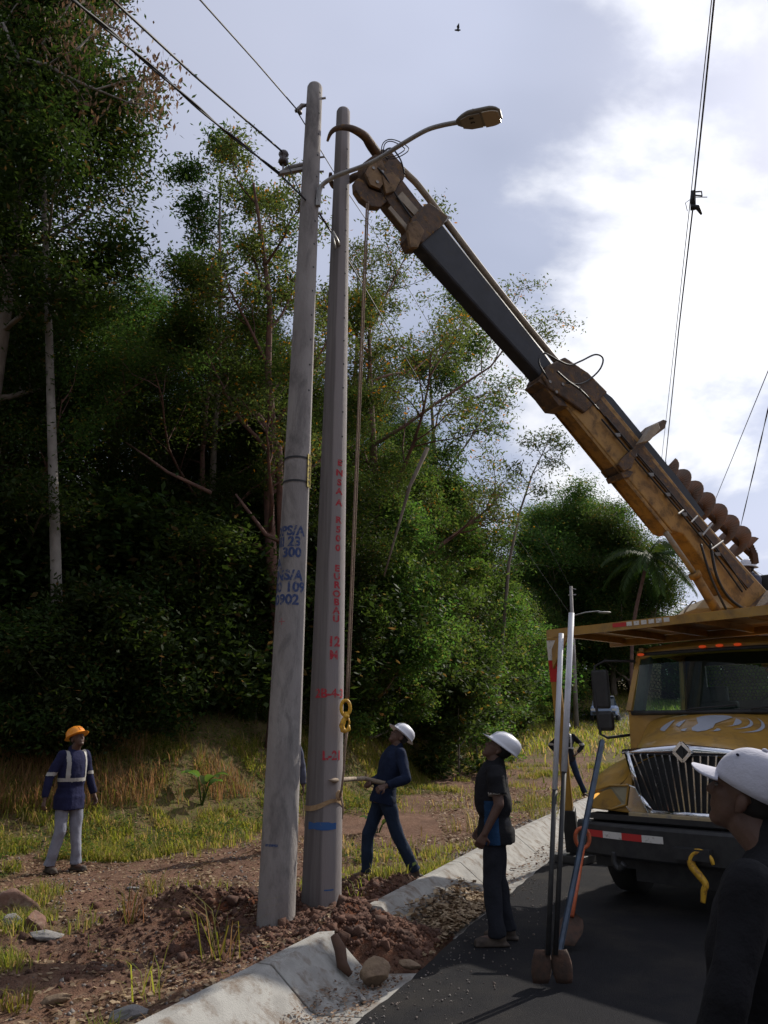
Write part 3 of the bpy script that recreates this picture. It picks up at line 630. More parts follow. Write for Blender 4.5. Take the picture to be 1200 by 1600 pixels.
# prototypes
A = tree_proto(11, 18, MT['leafd'], MT['bark'], 70000, .074, .45, bole=.18, spread=.28, n1=17, n2=6, n3=4, r0=.20, name='forest_tree')
B = tree_proto(12, 18, MT['leafm'], MT['barkr'], 52000, .070, .38, bole=.22, spread=.28, n1=14, n2=6, n3=4, r0=.19, name='forest_tree')
Cc = tree_proto(13, 16, MT['leafo'], MT['bark'], 26000, .065, .30, bole=.28, spread=.28, n1=12, n2=6, n3=4, r0=.15, name='forest_tree')
S1 = tree_proto(15, 3, MT['leafb'], MT['bark'], 9500, .052, .22, bole=.02, spread=.45, n1=12, n2=4, n3=3, r0=.04, name='shrub', asp=.5, droop=.5)
S2 = tree_proto(16, 3, MT['leafm'], MT['bark'], 4800, .095, .22, bole=.02, spread=.5, n1=10, n2=4, n3=3, r0=.04, name='shrub', asp=.45, droop=.6)
S3 = tree_proto(18, 3, MT['leafd'], MT['bark'], 8500, .058, .24, bole=.02, spread=.5, n1=10, n2=4, n3=3, r0=.04, name='shrub', asp=.45, droop=.5)
D = tree_proto(14, 7, MT['leafb'], MT['bark'], 34000, .058, .19, bole=.03, spread=.36, n1=15, n2=5, n3=2, r0=.09, name='understorey_tree', asp=.45, droop=.7)

def px_tree(px, Y): p = WY(px, 1135, Y); return p.x
# --- the hero trees
h1 = tree_proto(31, 21, MT['leafd'], MT['barkp'], 52000, .075, .34, bole=.50, spread=.115, n1=16, n2=6, n3=4, r0=.135, lean=(-.005, 0), name='tall_tree', wob=.06)
x = px_tree(98, 15.7); o = place_tree(h1, x, 15.7, 21, 21.0, .4, 'tallest tree at the far left with a pale bare straight trunk'); o.rotation_euler = (0, R(-6.5), .4)
h0 = tree_proto(35, 21, MT['leafd'], MT['bark'], 52000, .075, .40, bole=.35, spread=.14, n1=18, n2=6, n3=4, r0=.2, name='tall_tree', wob=.3)
place_tree(h0, px_tree(-40, 15.8), 15.8, 21, 21.0, .4, 'tall dense tree cut by the left edge behind the withered limb')
for i, (px, Y, h) in enumerate([(62, 15.2, 2.6), (98, 15.1, 2.3), (135, 15.7, 3.0), (30, 15.2, 2.6), (165, 16.3, 3.0), (205, 16.6, 2.6), (250, 17.0, 3.2)]): place_tree(S3, px_tree(px, Y), Y, 3, h, i*1.7, 'dark tall shrub hiding the foot of the pale trunked tree', 'shrub', 'dark shrubs round the pale trunk', sx=1.2)
h2 = tree_proto(32, 16.5, MT['leafd'], MT['bark'], 17000, .066, .19, minr=.007, bole=.45, spread=.125, n1=13, n2=5, n3=4, r0=.12, name='slender_tree')
place_tree(h2, px_tree(325, 19), 19, 16.5, 17.6, 1.0, 'slender airy tree reaching above the forest left of the old pole')
h3 = tree_proto(43, 15.5, MT['leafo'], MT['barkr'], 20000, .056, .17, minr=.007, bole=.30, spread=.18, n1=12, n2=6, n3=4, r0=.20, wob=.5, name='forked_tree', up=.9)
place_tree(h3, px_tree(425, 18.5), 18.5, 15.5, 15.6, 2.0, 'open tree with crooked reddish limbs just left of the leaning old pole')
h4 = tree_proto(54, 13, MT['leafo'], MT['barkr'], 36000, .054, .18, minr=.007, bole=.32, spread=.34, n1=12, n2=7, n3=4, r0=.20, wob=.3, name='spreading_tree', up=.75, crownbias=(.9, 0), lean=(.10, 0))
place_tree(h4, px_tree(598, 26), 26, 13, 17.0, .0, 'wide spreading open tree behind the winch line and black boom section')
h5 = tree_proto(55, 14, MT['leafo'], MT['bark'], 8000, .055, .17, minr=.005, bole=.35, spread=.22, n1=9, n2=6, n3=4, r0=.16, name='sparse_tree', up=.9, lean=(-.02, 0))
place_tree(h5, px_tree(565, 28), 28, 14, 18.8, .6, 'sparse tree with thin bare top twigs right of the new pole')
h6 = tree_proto(57, 12, MT['leafm'], MT['bark'], 26000, .060, .19, minr=.007, bole=.30, spread=.27, n1=11, n2=6, n3=4, r0=.15, name='spreading_tree', up=.8, crownbias=(.8, 0), lean=(.07, 0))
place_tree(h6, px_tree(705, 34), 34, 12, 19.5, .3, 'light green tree whose crown stands out right of the black boom section')
# --- dark wall of forest: rows behind the edge
rr = random.Random(5); rows = []
for i in range(10): rows.append((-17+i*2.0+rr.uniform(-.5, .5), 1.8, 1.0))
cnt = 0; prot = [(A, 18), (B, 18), (A, 18), (Cc, 16)]
def wall(n, x0, x1, dy0, dy1, h0, h1, pr):
    global cnt
    for i in range(n):
        x = x0+(x1-x0)*(i+rr.uniform(.1, .9))/n; y = float(edge(x))+rr.uniform(dy0, dy1); p, h = pr[i % len(pr)]
        hh = rr.uniform(h0, h1)
        place_tree(p, x, y, h, hh, rr.uniform(0, 6.28), 'dark leafy tree standing in the massed forest beyond the dirt verge', 'tree', GT, sx=rr.uniform(1.0, 1.3)); cnt += 1
wall(8, -13, -1, 1.5, 3.5, 8.5, 11, [(A, 18), (B, 18)])
wall(9, -20, -1, 5, 8, 10.5, 13, [(A, 18), (Cc, 16), (B, 18)])
for i, (px, Y, h) in enumerate([(470, 21, 8.5), (520, 22.5, 8.0), (560, 25.5, 8.5), (600, 29, 9.5), (640, 32, 10), (675, 36, 10.5), (500, 27, 9.5), (545, 30, 9.5), (590, 34, 10.5), (635, 39, 11.5), (690, 43, 11.5), (730, 46, 9), (760, 53, 9), (440, 24, 9.5)]):
    p_, h_ = [(A, 18), (B, 18)][i % 2]; place_tree(p_, px_tree(px, Y), Y, h_, h, i*2.1, 'dark leafy tree standing in the massed forest beyond the dirt verge', 'tree', GT, sx=1.25)
wall(12, -30, 2, 12, 16, 10, 13, [(A, 18)])
wall(6, -34, -11.5, 1, 8, 14, 17, [(A, 18), (B, 18)])
# --- understorey trees and green bank (centre)
GU = 'sunlit understorey trees on the forest edge'
for i, (px, Y, h) in enumerate([(575, 24.0, 7.6), (640, 28.5, 9.5), (690, 33.0, 10.2), (735, 38, 8.8), (770, 44, 8.2), (800, 50, 8), (505, 22, 6), (610, 25.5, 5.4), (665, 30.5, 6.5), (715, 35.5, 6.5), (545, 23.4, 7.5), (700, 38, 11), (620, 29, 8.6), (755, 42, 6.5)]):
    place_tree(D, px_tree(px, Y), Y, 7, h, i*1.3, 'leafy understorey tree on the sunlit forest edge right of the poles', 'tree', GU, sx=1.15)
# --- shrubs along the edge
GS = 'shrubs along the foot of the forest'
xs = np.linspace(-11.5, 3.2, 36)
for i, x in enumerate(xs):
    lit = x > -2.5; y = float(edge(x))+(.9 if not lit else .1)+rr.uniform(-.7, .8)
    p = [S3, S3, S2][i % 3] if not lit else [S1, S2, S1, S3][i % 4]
    h = rr.uniform(.9, 2.2) if not lit else rr.uniform(1.2, 2.6)
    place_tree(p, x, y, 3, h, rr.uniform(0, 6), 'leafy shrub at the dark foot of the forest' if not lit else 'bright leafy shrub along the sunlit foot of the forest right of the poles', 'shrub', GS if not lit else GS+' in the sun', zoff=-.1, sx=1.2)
for i, x in enumerate(np.linspace(-12, 3, 26)):
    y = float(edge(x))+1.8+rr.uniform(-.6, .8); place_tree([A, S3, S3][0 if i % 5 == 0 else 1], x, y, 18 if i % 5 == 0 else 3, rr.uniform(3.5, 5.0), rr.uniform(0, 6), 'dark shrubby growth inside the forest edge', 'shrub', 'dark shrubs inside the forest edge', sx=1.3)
for i, (px, Y) in enumerate([(745, 31), (775, 38), (800, 46), (715, 26.5), (830, 55), (855, 60), (875, 58)]):
    place_tree([S1, S2][i % 2], px_tree(px, Y), Y, 3, 3.0+.5*(i % 3)+(2 if Y > 40 else 0), i, 'green shrub beside the far verge', 'shrub', 'shrubs beside the far verge', sx=1.3)
# --- distant dark trees right of the gap
GF = 'big dark trees beyond the far pole'
big = tree_proto(71, 20, MT['leafm'], MT['bark'], 90000, .13, .80, bole=.12, spread=.34, n1=18, n2=6, n3=4, r0=.35, name='distant_tree')
for i, (px, Y, h, sx_) in enumerate([(850, 69, 13.5, 1.1), (885, 68, 16.5, 1.1), (935, 70, 18.6, 1.15), (965, 68, 17, 1.05), (992, 67, 15.0, .9), (905, 78, 17, 1.2), (1012, 72, 9, .9), (820, 62, 9.5, 1.0), (795, 70, 9.5, 1.1), (955, 76, 14, 1.3), (860, 72, 9, 1.4)]):
    place_tree(big, px_tree(px, Y), Y, 20, h, i*1.7+.5, 'big dense dark green tree standing beyond the far lamp pole', 'tree', GF, sx=sx_, zoff=-1.2)
for i, (px, Y, h) in enumerate([(985, 72, 4), (1015, 72, 4.5), (945, 74, 5), (905, 70, 5.5), (870, 64, 5), (1060, 70, 5), (1100, 74, 5), (1150, 80, 6), (1200, 80, 6), (1260, 80, 7), (1330, 85, 8)]):
    place_tree(S2, px_tree(px, Y), Y, 3, h, i, 'low bushy growth behind the parked vehicle down the road', 'shrub', 'bushes behind the parked vehicle', sx=1.6)
for i, (px, Y, h) in enumerate([(1050, 72, 8.0), (1085, 70, 7.6), (1120, 72, 8.2), (1155, 74, 8.0), (1190, 72, 7.6), (1230, 70, 8)]):
    place_tree(D, px_tree(px, Y), Y, 7, h, i*1.1, 'sunlit bushy tree far behind the truck cab', 'tree', 'sunlit bushy trees far behind the truck', sx=1.5)
for i, (x, y) in enumerate([(-15, 7), (-17, 1), (-14.5, -5), (-13, -12), (-8, -19), (0, -23), (9, -24), (17, -20), (24, -12), (-19, -9), (4, -29)]):
    place_tree([A, B][i % 2], x, y, 18, 13+(i*37 % 5), i*1.9, 'unseen leafy tree added behind the photographer to cut the sky fill', 'tree', 'unseen trees added behind the photographer', sx=1.3)  # out of view, guessed forest added to lower sky fill from behind
# thin wispy tree
def wispy():
    root = empty('wispy_tree'); mb = MB(); Yd = 33
    base = WY(775, 1135, Yd); base.z = float(hz(base.x, Yd))-.2; root.location = base
    P_ = lambda px, py, dy=0: WY(px, py, Yd+dy)-base
    tr = [P_(775, 1130), P_(785, 1000), P_(795, 880, .2), P_(812, 800, .4), P_(832, 740, .5), P_(852, 700, .6)]
    mb.tube(tr, [.09, .08, .07, .05, .035, .02], 6, caps=False); ends = []
    for a, b_, dy in (((812, 800), (770, 770), .8), ((826, 755), (800, 735), -1), ((832, 740), (865, 725), .8), ((846, 712), (880, 695), 1), ((846, 712), (830, 690), -.6), ((852, 700), (862, 684), .3), ((820, 775), (848, 765), -.9), ((800, 850), (765, 835), .6)):
        pa, pb = P_(*a, .4), P_(*b_, .4+dy); md = (pa+pb)/2+Vector((0, 0, .12)); mb.tube([pa, md, pb], [.025, .018, .01], 4, caps=False)
        ends += [np.array(pb), np.array(md*.3+pb*.7)]
    mb.build('trunk', MT['bark'], root, True)
    P, U, V = leaves_at(np.array(ends), 2600, .34, .10, 5, .2, .3); P[:, 2] = P[:, 2]*1.0
    quads(P, U, V, 'crown', MT['leafm'], parent=root)
    tag(root, 'thin wispy sapling with feathery tufts of leaves standing in the gap of sky', 'tree')
wispy()
# hanging dead twigs, top left branch
def dead_branch():
    root = empty('dead_branch'); Yd = 13.5; base = WY(-60, 60, Yd); root.location = base; mb = MB()
    P_ = lambda px, py, dy=0: WY(px, py, Yd+dy)-base
    mb.tube([P_(-60, 60), P_(5, 40, .1), P_(28, 92, .2), P_(75, 102, .3), P_(100, 118, .4), P_(150, 140, .5), P_(200, 160, .5), P_(250, 166, .6)], [.09, .075, .06, .05, .04, .028, .015, .006], 7, caps=False)
    ends = []
    for a, b_, dy in (((75, 102), (66, 70), .3), ((75, 102), (120, 78), -.4), ((120, 78), (165, 40), .2), ((150, 140), (230, 125), .3), ((200, 160), (262, 140), .1), ((200, 160), (245, 178), .1), ((66, 70), (100, 20), 0), ((100, 20), (130, -20), 0), ((100, 118), (140, 170), .2), ((28, 92), (10, 150), 0), ((165, 40), (205, 60), 0), ((165, 40), (180, 5), 0), ((5, 40), (40, -10), 0), ((230, 125), (250, 110), 0)):
        pa, pb = P_(*a, .3), P_(*b_, .3+dy); mb.tube([pa, (pa+pb)/2+Vector((0, 0, .08)), pb], [.025, .015, .006], 4, caps=False); ends += [np.array(pb), np.array((pa+pb)/2)]
    mb.build('trunk', MT['barkp'], root, True)
    P, U, V = leaves_at(np.array(ends), 1300, .22, .085, 5, 2.2, .33); quads(P, U, V, 'crown', MT['leafdry'], parent=root)
    tag(root, 'bare pale limb with withered hanging leaves reaching in at the top left', 'branch')
dead_branch()
# pale dead stick across the dark forest, two more trunks
def stick(pts, r, Yd, label, m='barkr'):
    mb = MB(); P = [WY(a, b_, Yd+c) for a, b_, c in pts]; mb.tube(P, np.linspace(r, r*.35, len(P)), 7); o = mb.build('bare_limb', MT[m], None, True); tag(o, label, 'branch')
stick([(470, 860, .5), (415, 835, .3), (385, 795, 0), (368, 772, 0)], .07, 17.2, 'pale broken limb slanting through the dark forest left of the old pole')
stick([(440, 850, 0), (436, 700, 0), (405, 650, .1), (345, 610, .2), (328, 597, .3)], .10, 17.6, 'crooked reddish limb low on the open tree by the old pole')
stick([(330, 770, 0), (262, 738, 0), (232, 716, .2), (195, 690, .3)], .05, 17.0, 'thin reddish limb lying level in the dark forest')
stick([(668, 700, 0), (640, 760, 0), (620, 830, .2), (600, 900, .2)], .06, 19.3, 'slim bare stem in the sunlit forest edge', 'bark')
stick([(18, 700, 0), (30, 620, 0), (25, 560, 0), (0, 450, .2)], .07, 17.4, 'slim grey stem at the far left edge of the forest', 'bark')
# broad-leaved plant and banana leaf
def broad_leaf(root, p0, d, l, wd, m, seg=8, name='leaf'):
    p0 = Vector(p0); d = Vector(d).normalized(); side = d.cross(Vector((0, 0, 1))).normalized(); mb = MB(); rows = []
    for i in range(seg+1):
        t = i/seg; c = p0+d*l*t+Vector((0, 0, -.5*l*t*t)); ww = wd*math.sin(math.pi*min(1, .08+t*.92))**.7*.5+.003
        rows.append([c-side*ww+Vector((0, 0, ww*.35)), c, c+side*ww+Vector((0, 0, ww*.35))])
    mb.loft(rows, closed=False); return mb.build(name, m, root, True)
def leafy(px, py, Y, n, l, wd, label, m, hh=.5, cat='plant'):
    p = WY(px, py, Y); p.z = float(hz(p.x, p.y)); root = empty('broad_leaved_plant', p, 0, label, cat)
    for i in range(n):
        a = i*2.4+.7; mb = MB(); q = Vector((.12*math.cos(a), .12*math.sin(a), hh*(.6+.4*((i*37) % 10)/10))); mb.tube([(0, 0, -.05), q*.6, q], [.012, .010, .006], 5, caps=False); mb.build('stem', MT['leafb'], root, True)
        broad_leaf(root, q, (math.cos(a), math.sin(a), .9), l*(.7+.3*((i*53) % 10)/10), wd, m)
    return root
leafy(322, 1150, 15.2, 6, .55, .24, 'broad bright leaved plant standing in the grass left of the old pole', MT['leafb'], .55)
leafy(100, 1160, 15.6, 6, .45, .16, 'broad leaved weed behind the orange helmeted man', MT['leafm'], .5)
leafy(590, 1195, 14.0, 5, .35, .13, 'pale broad leaved weed left of the man with the lever', MT['leafm'], .25)
def banana():
    p = Vector((-6.75, 11.2, float(hz(-6.75, 11.2)))); root = empty('banana_plant', p, 0, 'banana plant at the left edge with one yellow green leaf reaching in', 'plant'); mb = MB()
    top = Vector((0, 0, 3.3)); mb.tube([(0, 0, -.1), (0, 0, 1.5), top], [.13, .11, .07], 9); mb.build('stem', MT['leafo'], root, True)
    for a, l, e in ((-.1, 1.35, .55), (2.2, 1.6, .9), (3.6, 1.5, .8), (4.9, 1.2, .9)): broad_leaf(root, top+Vector((0, 0, -.05)), (math.cos(a), math.sin(a), e), l, .42, MT['leafb'] if l == 1.35 else MT['leafm'], 10)
banana()
# palm beyond the truck
def palm():
    p = WY(1040, 1135, 60); p.z = float(hz(p.x, p.y))-.5; root = empty('palm_tree', p, 0, 'palm with drooping fronds behind the boom cylinder', 'palm tree'); mb = MB(); tz = WY(1040, 868, 60).z-p.z
    mb.tube(spl([(-2.6, 0, -1), (-1.9, 0, tz*.5), (-.7, 0, tz*.85), (0, 0, tz)]), .14, 8); mb.build('trunk', MT['barkr'], root, True)
    rp = np.random.RandomState(2)
    for k in range(17):
        a = k*2.399; e = .8-1.3*(k/17); l = 4.2; d = np.array([math.cos(a)*math.cos(e), math.sin(a)*math.cos(e), math.sin(e)]); pts = []; c = np.array([0, 0, tz]); Ps = []; Us = []; Vs = []
        for i in range(15):
            pts.append(c.copy()); c = c+d*l/14; d = unit(d-np.array([0, 0, .10])); sdv = unit(np.cross(d, [0, 0, 1.]))
            for sg in (-1, 1):
                for q in range(2):
                    ll = .42*(1-abs(i/14-.4))+.18; U = unit(sdv*sg*.8+d*.45-np.array([0, 0, .55+.3*rp.rand()]))*ll; Ps.append(c+U*.95+d*q*.15); Us.append(U); Vs.append(d*.08)
        mb = MB(); mb.tube(pts, np.linspace(.045, .012, 15), 4, caps=False); fr = mb.build('frond', MT['leafd'], root, True)
        quads(np.array(Ps), np.array(Us), np.array(Vs), 'leaflets', MT['leafd'], parent=fr)
palm()
# tall weeds: individual grass tufts in front
def tuft(px, py, n, h, label, m='grass', spread=.12):
    p = gl(px, py); rr2 = np.random.RandomState(int(px)); P = np.column_stack([rr2.randn(n)*spread*.5, rr2.randn(n)*spread*.5, np.zeros(n)-.01])
    global rs
    sv = rs; rs = rr2; o = blades(P, h*(.5+.6*rs.rand(n)), .007+.006*rs.rand(n), .35+.8*rs.rand(n), 'grass_tuft', MT[m], label); rs = sv
    del o['kind']; o['category'] = 'grass tuft'; o.location = p; return o
tuft(345, 1500, 26, .62, 'long arching green grass tuft before the old pole, among soil')
tuft(235, 1560, 16, .42, 'green grass tuft with long blades near the bottom left of the kerb')
tuft(20, 1575, 60, .16, 'low dense green tuft in the bottom left corner')
tuft(28, 1440, 30, .22, 'green tuft growing against the reddish boulder')
tuft(70, 1400, 36, .25, 'light green tuft right behind the reddish boulder')
tuft(240, 1400, 34, .35, 'upright green tuft in the middle of the brown verge')
tuft(205, 1440, 30, .45, 'straw coloured dry tuft on the dug red soil', 'dry')
tuft(455, 1290, 30, .30, 'grass tuft showing between the two poles')
tuft(548, 1335, 40, .32, 'green tuft at the right foot of the new pole')
tuft(850, 1285, 90, .55, 'tall bright green weeds behind the far kerb', spread=.3)
tuft(832, 1265, 70, .6, 'tallest green weeds between the near man and the shovel handles', spread=.35)
tuft(740, 1300, 26, .55, 'thin tall weeds left of the near man')
tuft(712, 1300, 22, .4, 'small green weeds midway between the two white helmeted men')
# ---------------------------------------------------------------- poles
def pole_mesh(b, tp, r0, r1, nseg=28, n=40, name='shaft', m=None, seed=0):
    rings = []
    for i in range(nseg+1):
        t = i/nseg; c = b+(tp-b)*t; r = r0+(r1-r0)*t; ring = []
        for j in range(n):
            a = 2*math.pi*j/n; rr_ = r*(1+.004*math.sin(3*a+seed+t*9)); ring.append(c+Vector((math.cos(a)*rr_, math.sin(a)*rr_, 0)))
        rings.append(ring)
    e = rings[-1]; c = tp; rings.append([c+(p-c)*.86+Vector((0, 0, .03)) for p in e])
    mb = MB(); mb.loft(rings); return mb
# old pole
PLb = Vector((-.97, 7.62, 0)); PLt = WY(492, 138, 7.62); PLd = (PLt-PLb)
PRb = Vector((-.61, 8.22, 0)); PRt = WY(536.5, 176, 8.22)
def ppt(b, tp, z): t = (z-b.z)/(tp.z-b.z); return b+(tp-b)*t
pl_r0, pl_r1 = .168, .092; pr_r0, pr_r1 = .192, .088
old = empty('utility_pole', (0, 0, 0), 0, 'older concrete pole carrying the street lamp and wires, with blue stencilled letters', 'utility pole', 'concrete utility poles')
new = empty('utility_pole', (0, 0, 0), 0, 'newer concrete pole with red lettering and blue band, slung from the winch line', 'utility pole', 'concrete utility poles')
pole_mesh(ppt(PLb, PLt, -.5), PLt, pl_r0*1.05, pl_r1).build('shaft', MT['pole'], old, True)
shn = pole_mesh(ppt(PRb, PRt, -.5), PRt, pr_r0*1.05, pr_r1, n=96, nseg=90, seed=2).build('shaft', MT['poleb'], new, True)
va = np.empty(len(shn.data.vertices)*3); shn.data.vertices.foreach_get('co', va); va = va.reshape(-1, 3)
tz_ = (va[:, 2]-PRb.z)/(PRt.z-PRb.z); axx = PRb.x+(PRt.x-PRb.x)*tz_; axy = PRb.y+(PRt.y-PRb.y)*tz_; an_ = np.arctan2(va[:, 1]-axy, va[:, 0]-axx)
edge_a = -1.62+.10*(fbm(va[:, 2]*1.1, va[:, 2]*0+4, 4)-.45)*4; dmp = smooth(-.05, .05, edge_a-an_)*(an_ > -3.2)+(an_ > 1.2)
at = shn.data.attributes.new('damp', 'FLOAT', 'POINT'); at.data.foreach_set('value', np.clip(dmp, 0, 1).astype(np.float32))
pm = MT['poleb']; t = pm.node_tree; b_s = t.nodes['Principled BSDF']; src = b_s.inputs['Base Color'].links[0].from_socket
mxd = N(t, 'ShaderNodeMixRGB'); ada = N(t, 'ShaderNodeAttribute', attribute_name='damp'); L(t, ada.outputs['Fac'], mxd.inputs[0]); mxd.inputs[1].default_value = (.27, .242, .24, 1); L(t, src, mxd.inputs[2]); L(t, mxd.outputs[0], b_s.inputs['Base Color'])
def rad(which, z):
    b, tp, r0, r1 = (PLb, PLt, pl_r0, pl_r1) if which == 'L' else (PRb, PRt, pr_r0, pr_r1)
    t = (z+.5)/(tp.z+.5); return r0*1.05+(r1-r0*1.05)*t
def zfor(which, py):
    Yp = 7.62 if which == 'L' else 8.22; px = 460 if which == 'L' else 515; return WY(px, py, Yp-.15).z
def wrap(which, z, ang, verts_uv, th=.003):
    """verts_uv: (u metres round, v metres up) -> on shaft surface"""
    b, tp = (PLb, PLt) if which == 'L' else (PRb, PRt); out = []
    for u, v in verts_uv:
        zz_ = z+v; r = rad(which, zz_)+th; a = ang+u/r; c = ppt(b, tp, zz_); out.append((c.x+math.cos(a)*r, c.y+math.sin(a)*r, zz_))
    return out
def textmesh(s, size, bold=.0):
    cu = bpy.data.curves.new('t', 'FONT'); cu.body = s; cu.size = size; cu.align_x = 'CENTER'; cu.align_y = 'CENTER'; cu.offset = bold; cu.resolution_u = 3
    o = bpy.data.objects.new('t', cu); sc.collection.objects.link(o); dg = bpy.context.evaluated_depsgraph_get(); me = bpy.data.meshes.new_from_object(o.evaluated_get(dg))
    bpy.data.objects.remove(o); bm = bmesh.new(); bm.from_mesh(me); bmesh.ops.triangulate(bm, faces=bm.faces)
    for _ in range(2):
        es = [e for e in bm.edges if e.calc_length() > .02]
        if es: bmesh.ops.subdivide_edges(bm, edges=es, cuts=1); bmesh.ops.triangulate(bm, faces=bm.faces)
    v = [(p.co.x, p.co.y) for p in bm.verts]; f = [tuple(x.index for x in q.verts) for q in bm.faces]; bm.free(); return v, f
def pole_text(which, s, py, ang_off, size, m, parent, sy=1.0, bold=.003):
    z = zfor(which, py); b, tp = (PLb, PLt) if which == 'L' else (PRb, PRt); c = ppt(b, tp, z)
    ang = math.atan2(-c.y, -c.x)+ang_off
    v, f = textmesh(s, size, bold); v = [(a, b_*sy) for a, b_ in v]
    mb = MB(); mb.add(wrap(which, z, ang, v), f); return mb.build('lettering', m, parent)
for s, py, off, sz in (('DPS/A', 829, -.45, .135), ('III 23', 846, -.42, .135), ('300', 863, -.1, .135), ('IA', 880, -1.25, .135), ('ENS/A', 899, -.50, .14), ('III0 109', 917, -.42, .14), ('80902', 937, -.62, .14)):
    pole_text('L', s, py, off, sz, MT['ink'], old, 1.0, .0055)
pole_text('L', '+', 972, -.55, .16, MT['inkr'], old, 1, -.004)
vy = 722
for ch, py in zip('ENSA', (722, 738, 753, 767)): pole_text('R', ch, py, .50, .115, MT['inkr'], new, .85, .005)
pole_text('R', 'A', 785, .50, .115, MT['inkr'], new, .85, .005)
for ch, py in zip('R500', (812, 827, 841, 856)): pole_text('R', ch, py, .48, .115, MT['inkr'], new, .85, .005)
for ch, py in zip('EUROBAU', (888, 901, 914, 928, 941, 954, 967)): pole_text('R', ch, py, .46, .115, MT['inkr'], new, .85, .005)
pole_text('R', '12', 1003, .36, .14, MT['inkr'], new, 1, .006); pole_text('R', 'M', 1024, .36, .125, MT['inkr'], new, 1, .005)
pole_text('R', '2B-4-3', 1084, .22, .125, MT['inkr'], new, 1, .004); pole_text('R', 'L-21', 1181, .42, .12, MT['inkr'], new, 1, .005)
def band(which, py0, py1, a0, a1, m, parent, name, th=.004, n=40, tilt=0.0, jag=0.0):
    z0, z1 = zfor(which, py1), zfor(which, py0); b, tp = (PLb, PLt) if which == 'L' else (PRb, PRt); rows = [[], []]
    for i in range(n+1):
        a = a0+(a1-a0)*i/n
        for k, z in enumerate((z0, z1)):
            zz_ = z+tilt*math.cos(a+math.pi/2-.35)+jag*(float(vnoise(a*4, k*9.))-.5); r = rad(which, zz_)+th; c = ppt(b, tp, zz_); rows[k].append((c.x+math.cos(a)*r, c.y+math.sin(a)*r, zz_))
    mb = MB(); mb.loft(rows, closed=False); return mb.build(name, m, parent, True)
band('L', 711, 714, 0, 6.29, MT['wire'], old, 'tie_wire', .006); band('L', 748, 751, 0, 6.29, MT['wire'], old, 'tie_wire', .006)
band('L', 1319, 1323, 4.0, 4.75, MT['ink'], old, 'paint_mark')
# yellow tag plate on the old pole
zt = (zfor('L', 711)+zfor('L', 752))/2; cpt = ppt(PLb, PLt, zt); ang = math.atan2(-cpt.y, -cpt.x)+1.05; rr_ = rad('L', zt)+.012
q = cpt+Vector((math.cos(ang)*rr_, math.sin(ang)*rr_, 0)); rot = Matrix.Rotation(ang+math.pi/2, 3, 'Z')
mb = MB(); mb.box(q, (.07, .006, .36), rot); tagp = mb.build('number_tag', mat('yellow_tag', (.55, .42, .05), .5, dirt=(.08, .07, .03), dscale=30, dlo=.5, dhi=.6), old)
for i, ch in enumerate('71250'):
    v, f = textmesh(ch, .06, .001); mb = MB(); mb.add([q+rot @ Vector((a, -.005, b_+.13-i*.065)) for a, b_ in v], f); mb.build('lettering', MT['wire'], tagp)
band('R', 1285, 1296, 3.9, 5.5, MT['bluep'], new, 'paint_band', .003, jag=.012); band('R', 1389, 1391, 4.9, 5.4, MT['bluep'], new, 'paint_mark', .003)
# bolts / holes along poles
mb = MB()
for z in np.arange(5.2, 9.2, .3):
    c = ppt(PLb, PLt, z); r = rad('L', z); a = math.atan2(-c.y, -c.x)+.75; p = c+Vector((math.cos(a), math.sin(a), 0))*(r-.004); mb.tube([p, p+Vector((math.cos(a), math.sin(a), 0))*.008], .011, 7)
mb.build('bolt_hole', MT['black'], old)
mb = MB()
for z in np.arange(4.6, 9.2, .3):
    c = ppt(PRb, PRt, z); r = rad('R', z); a = math.atan2(-c.y, -c.x)+.7; p = c+Vector((math.cos(a), math.sin(a), 0))*(r-.004); mb.tube([p, p+Vector((math.cos(a), math.sin(a), 0))*.008], .010, 7)
mb.build('bolt_hole', MT['black'], new)
# hardware on the old pole
def P7(px, py, Y=7.62): return WY(px, py, Y)
mb = MB(); mb.tube([P7(436, 272), P7(452, 262), P7(474, 258)], [.02, .028, .032], 8); mb.beam(P7(434, 272), P7(476, 264), .05, .035); mb.tube([P7(474, 264), P7(497, 262)], .012, 6)
brk = mb.build('bracket', MT['steel'], old)
mb = MB(); pp = P7(443, 247); rings = []
for z, r in ((-.085, .03), (-.08, .05), (-.05, .062), (-.02, .05), (0, .042), (.02, .05), (.05, .062), (.08, .05), (.085, .03)): rings.append([pp+Vector((math.cos(a)*r, math.sin(a)*r, z)) for a in np.linspace(0, 2*math.pi, 13)[:-1]])
mb.loft(rings); mb.build('insulator', mat('brown_porcelain', (.07, .05, .045), .25), old, True)
mb = MB(); mb.tube([pp-Vector((0, 0, .16)), pp+Vector((0, 0, .11))], .012, 6); mb.build('pin', MT['steel'], old)
mb = MB(); mb.tube([P7(481, 164), P7(472, 165), P7(466, 172), P7(461, 174)], [.015, .028, .03, .018], 8); mb.tube([P7(466, 168), P7(470, 178)], .02, 6); mb.tube([P7(496, 155), P7(509, 153)], .014, 7); mb.build('clamp', MT['steel'], old, True)
mb = MB()
for a, b_ in (((499, 246), (507, 245)), ((498, 268), (506, 268)), ((497, 292), (507, 293)), ((495, 310), (501, 312)), ((497, 333), (504, 334))): mb.tube([P7(*a), P7(*b_)], .013, 6)
mb.build('bolt', MT['steel'], old)
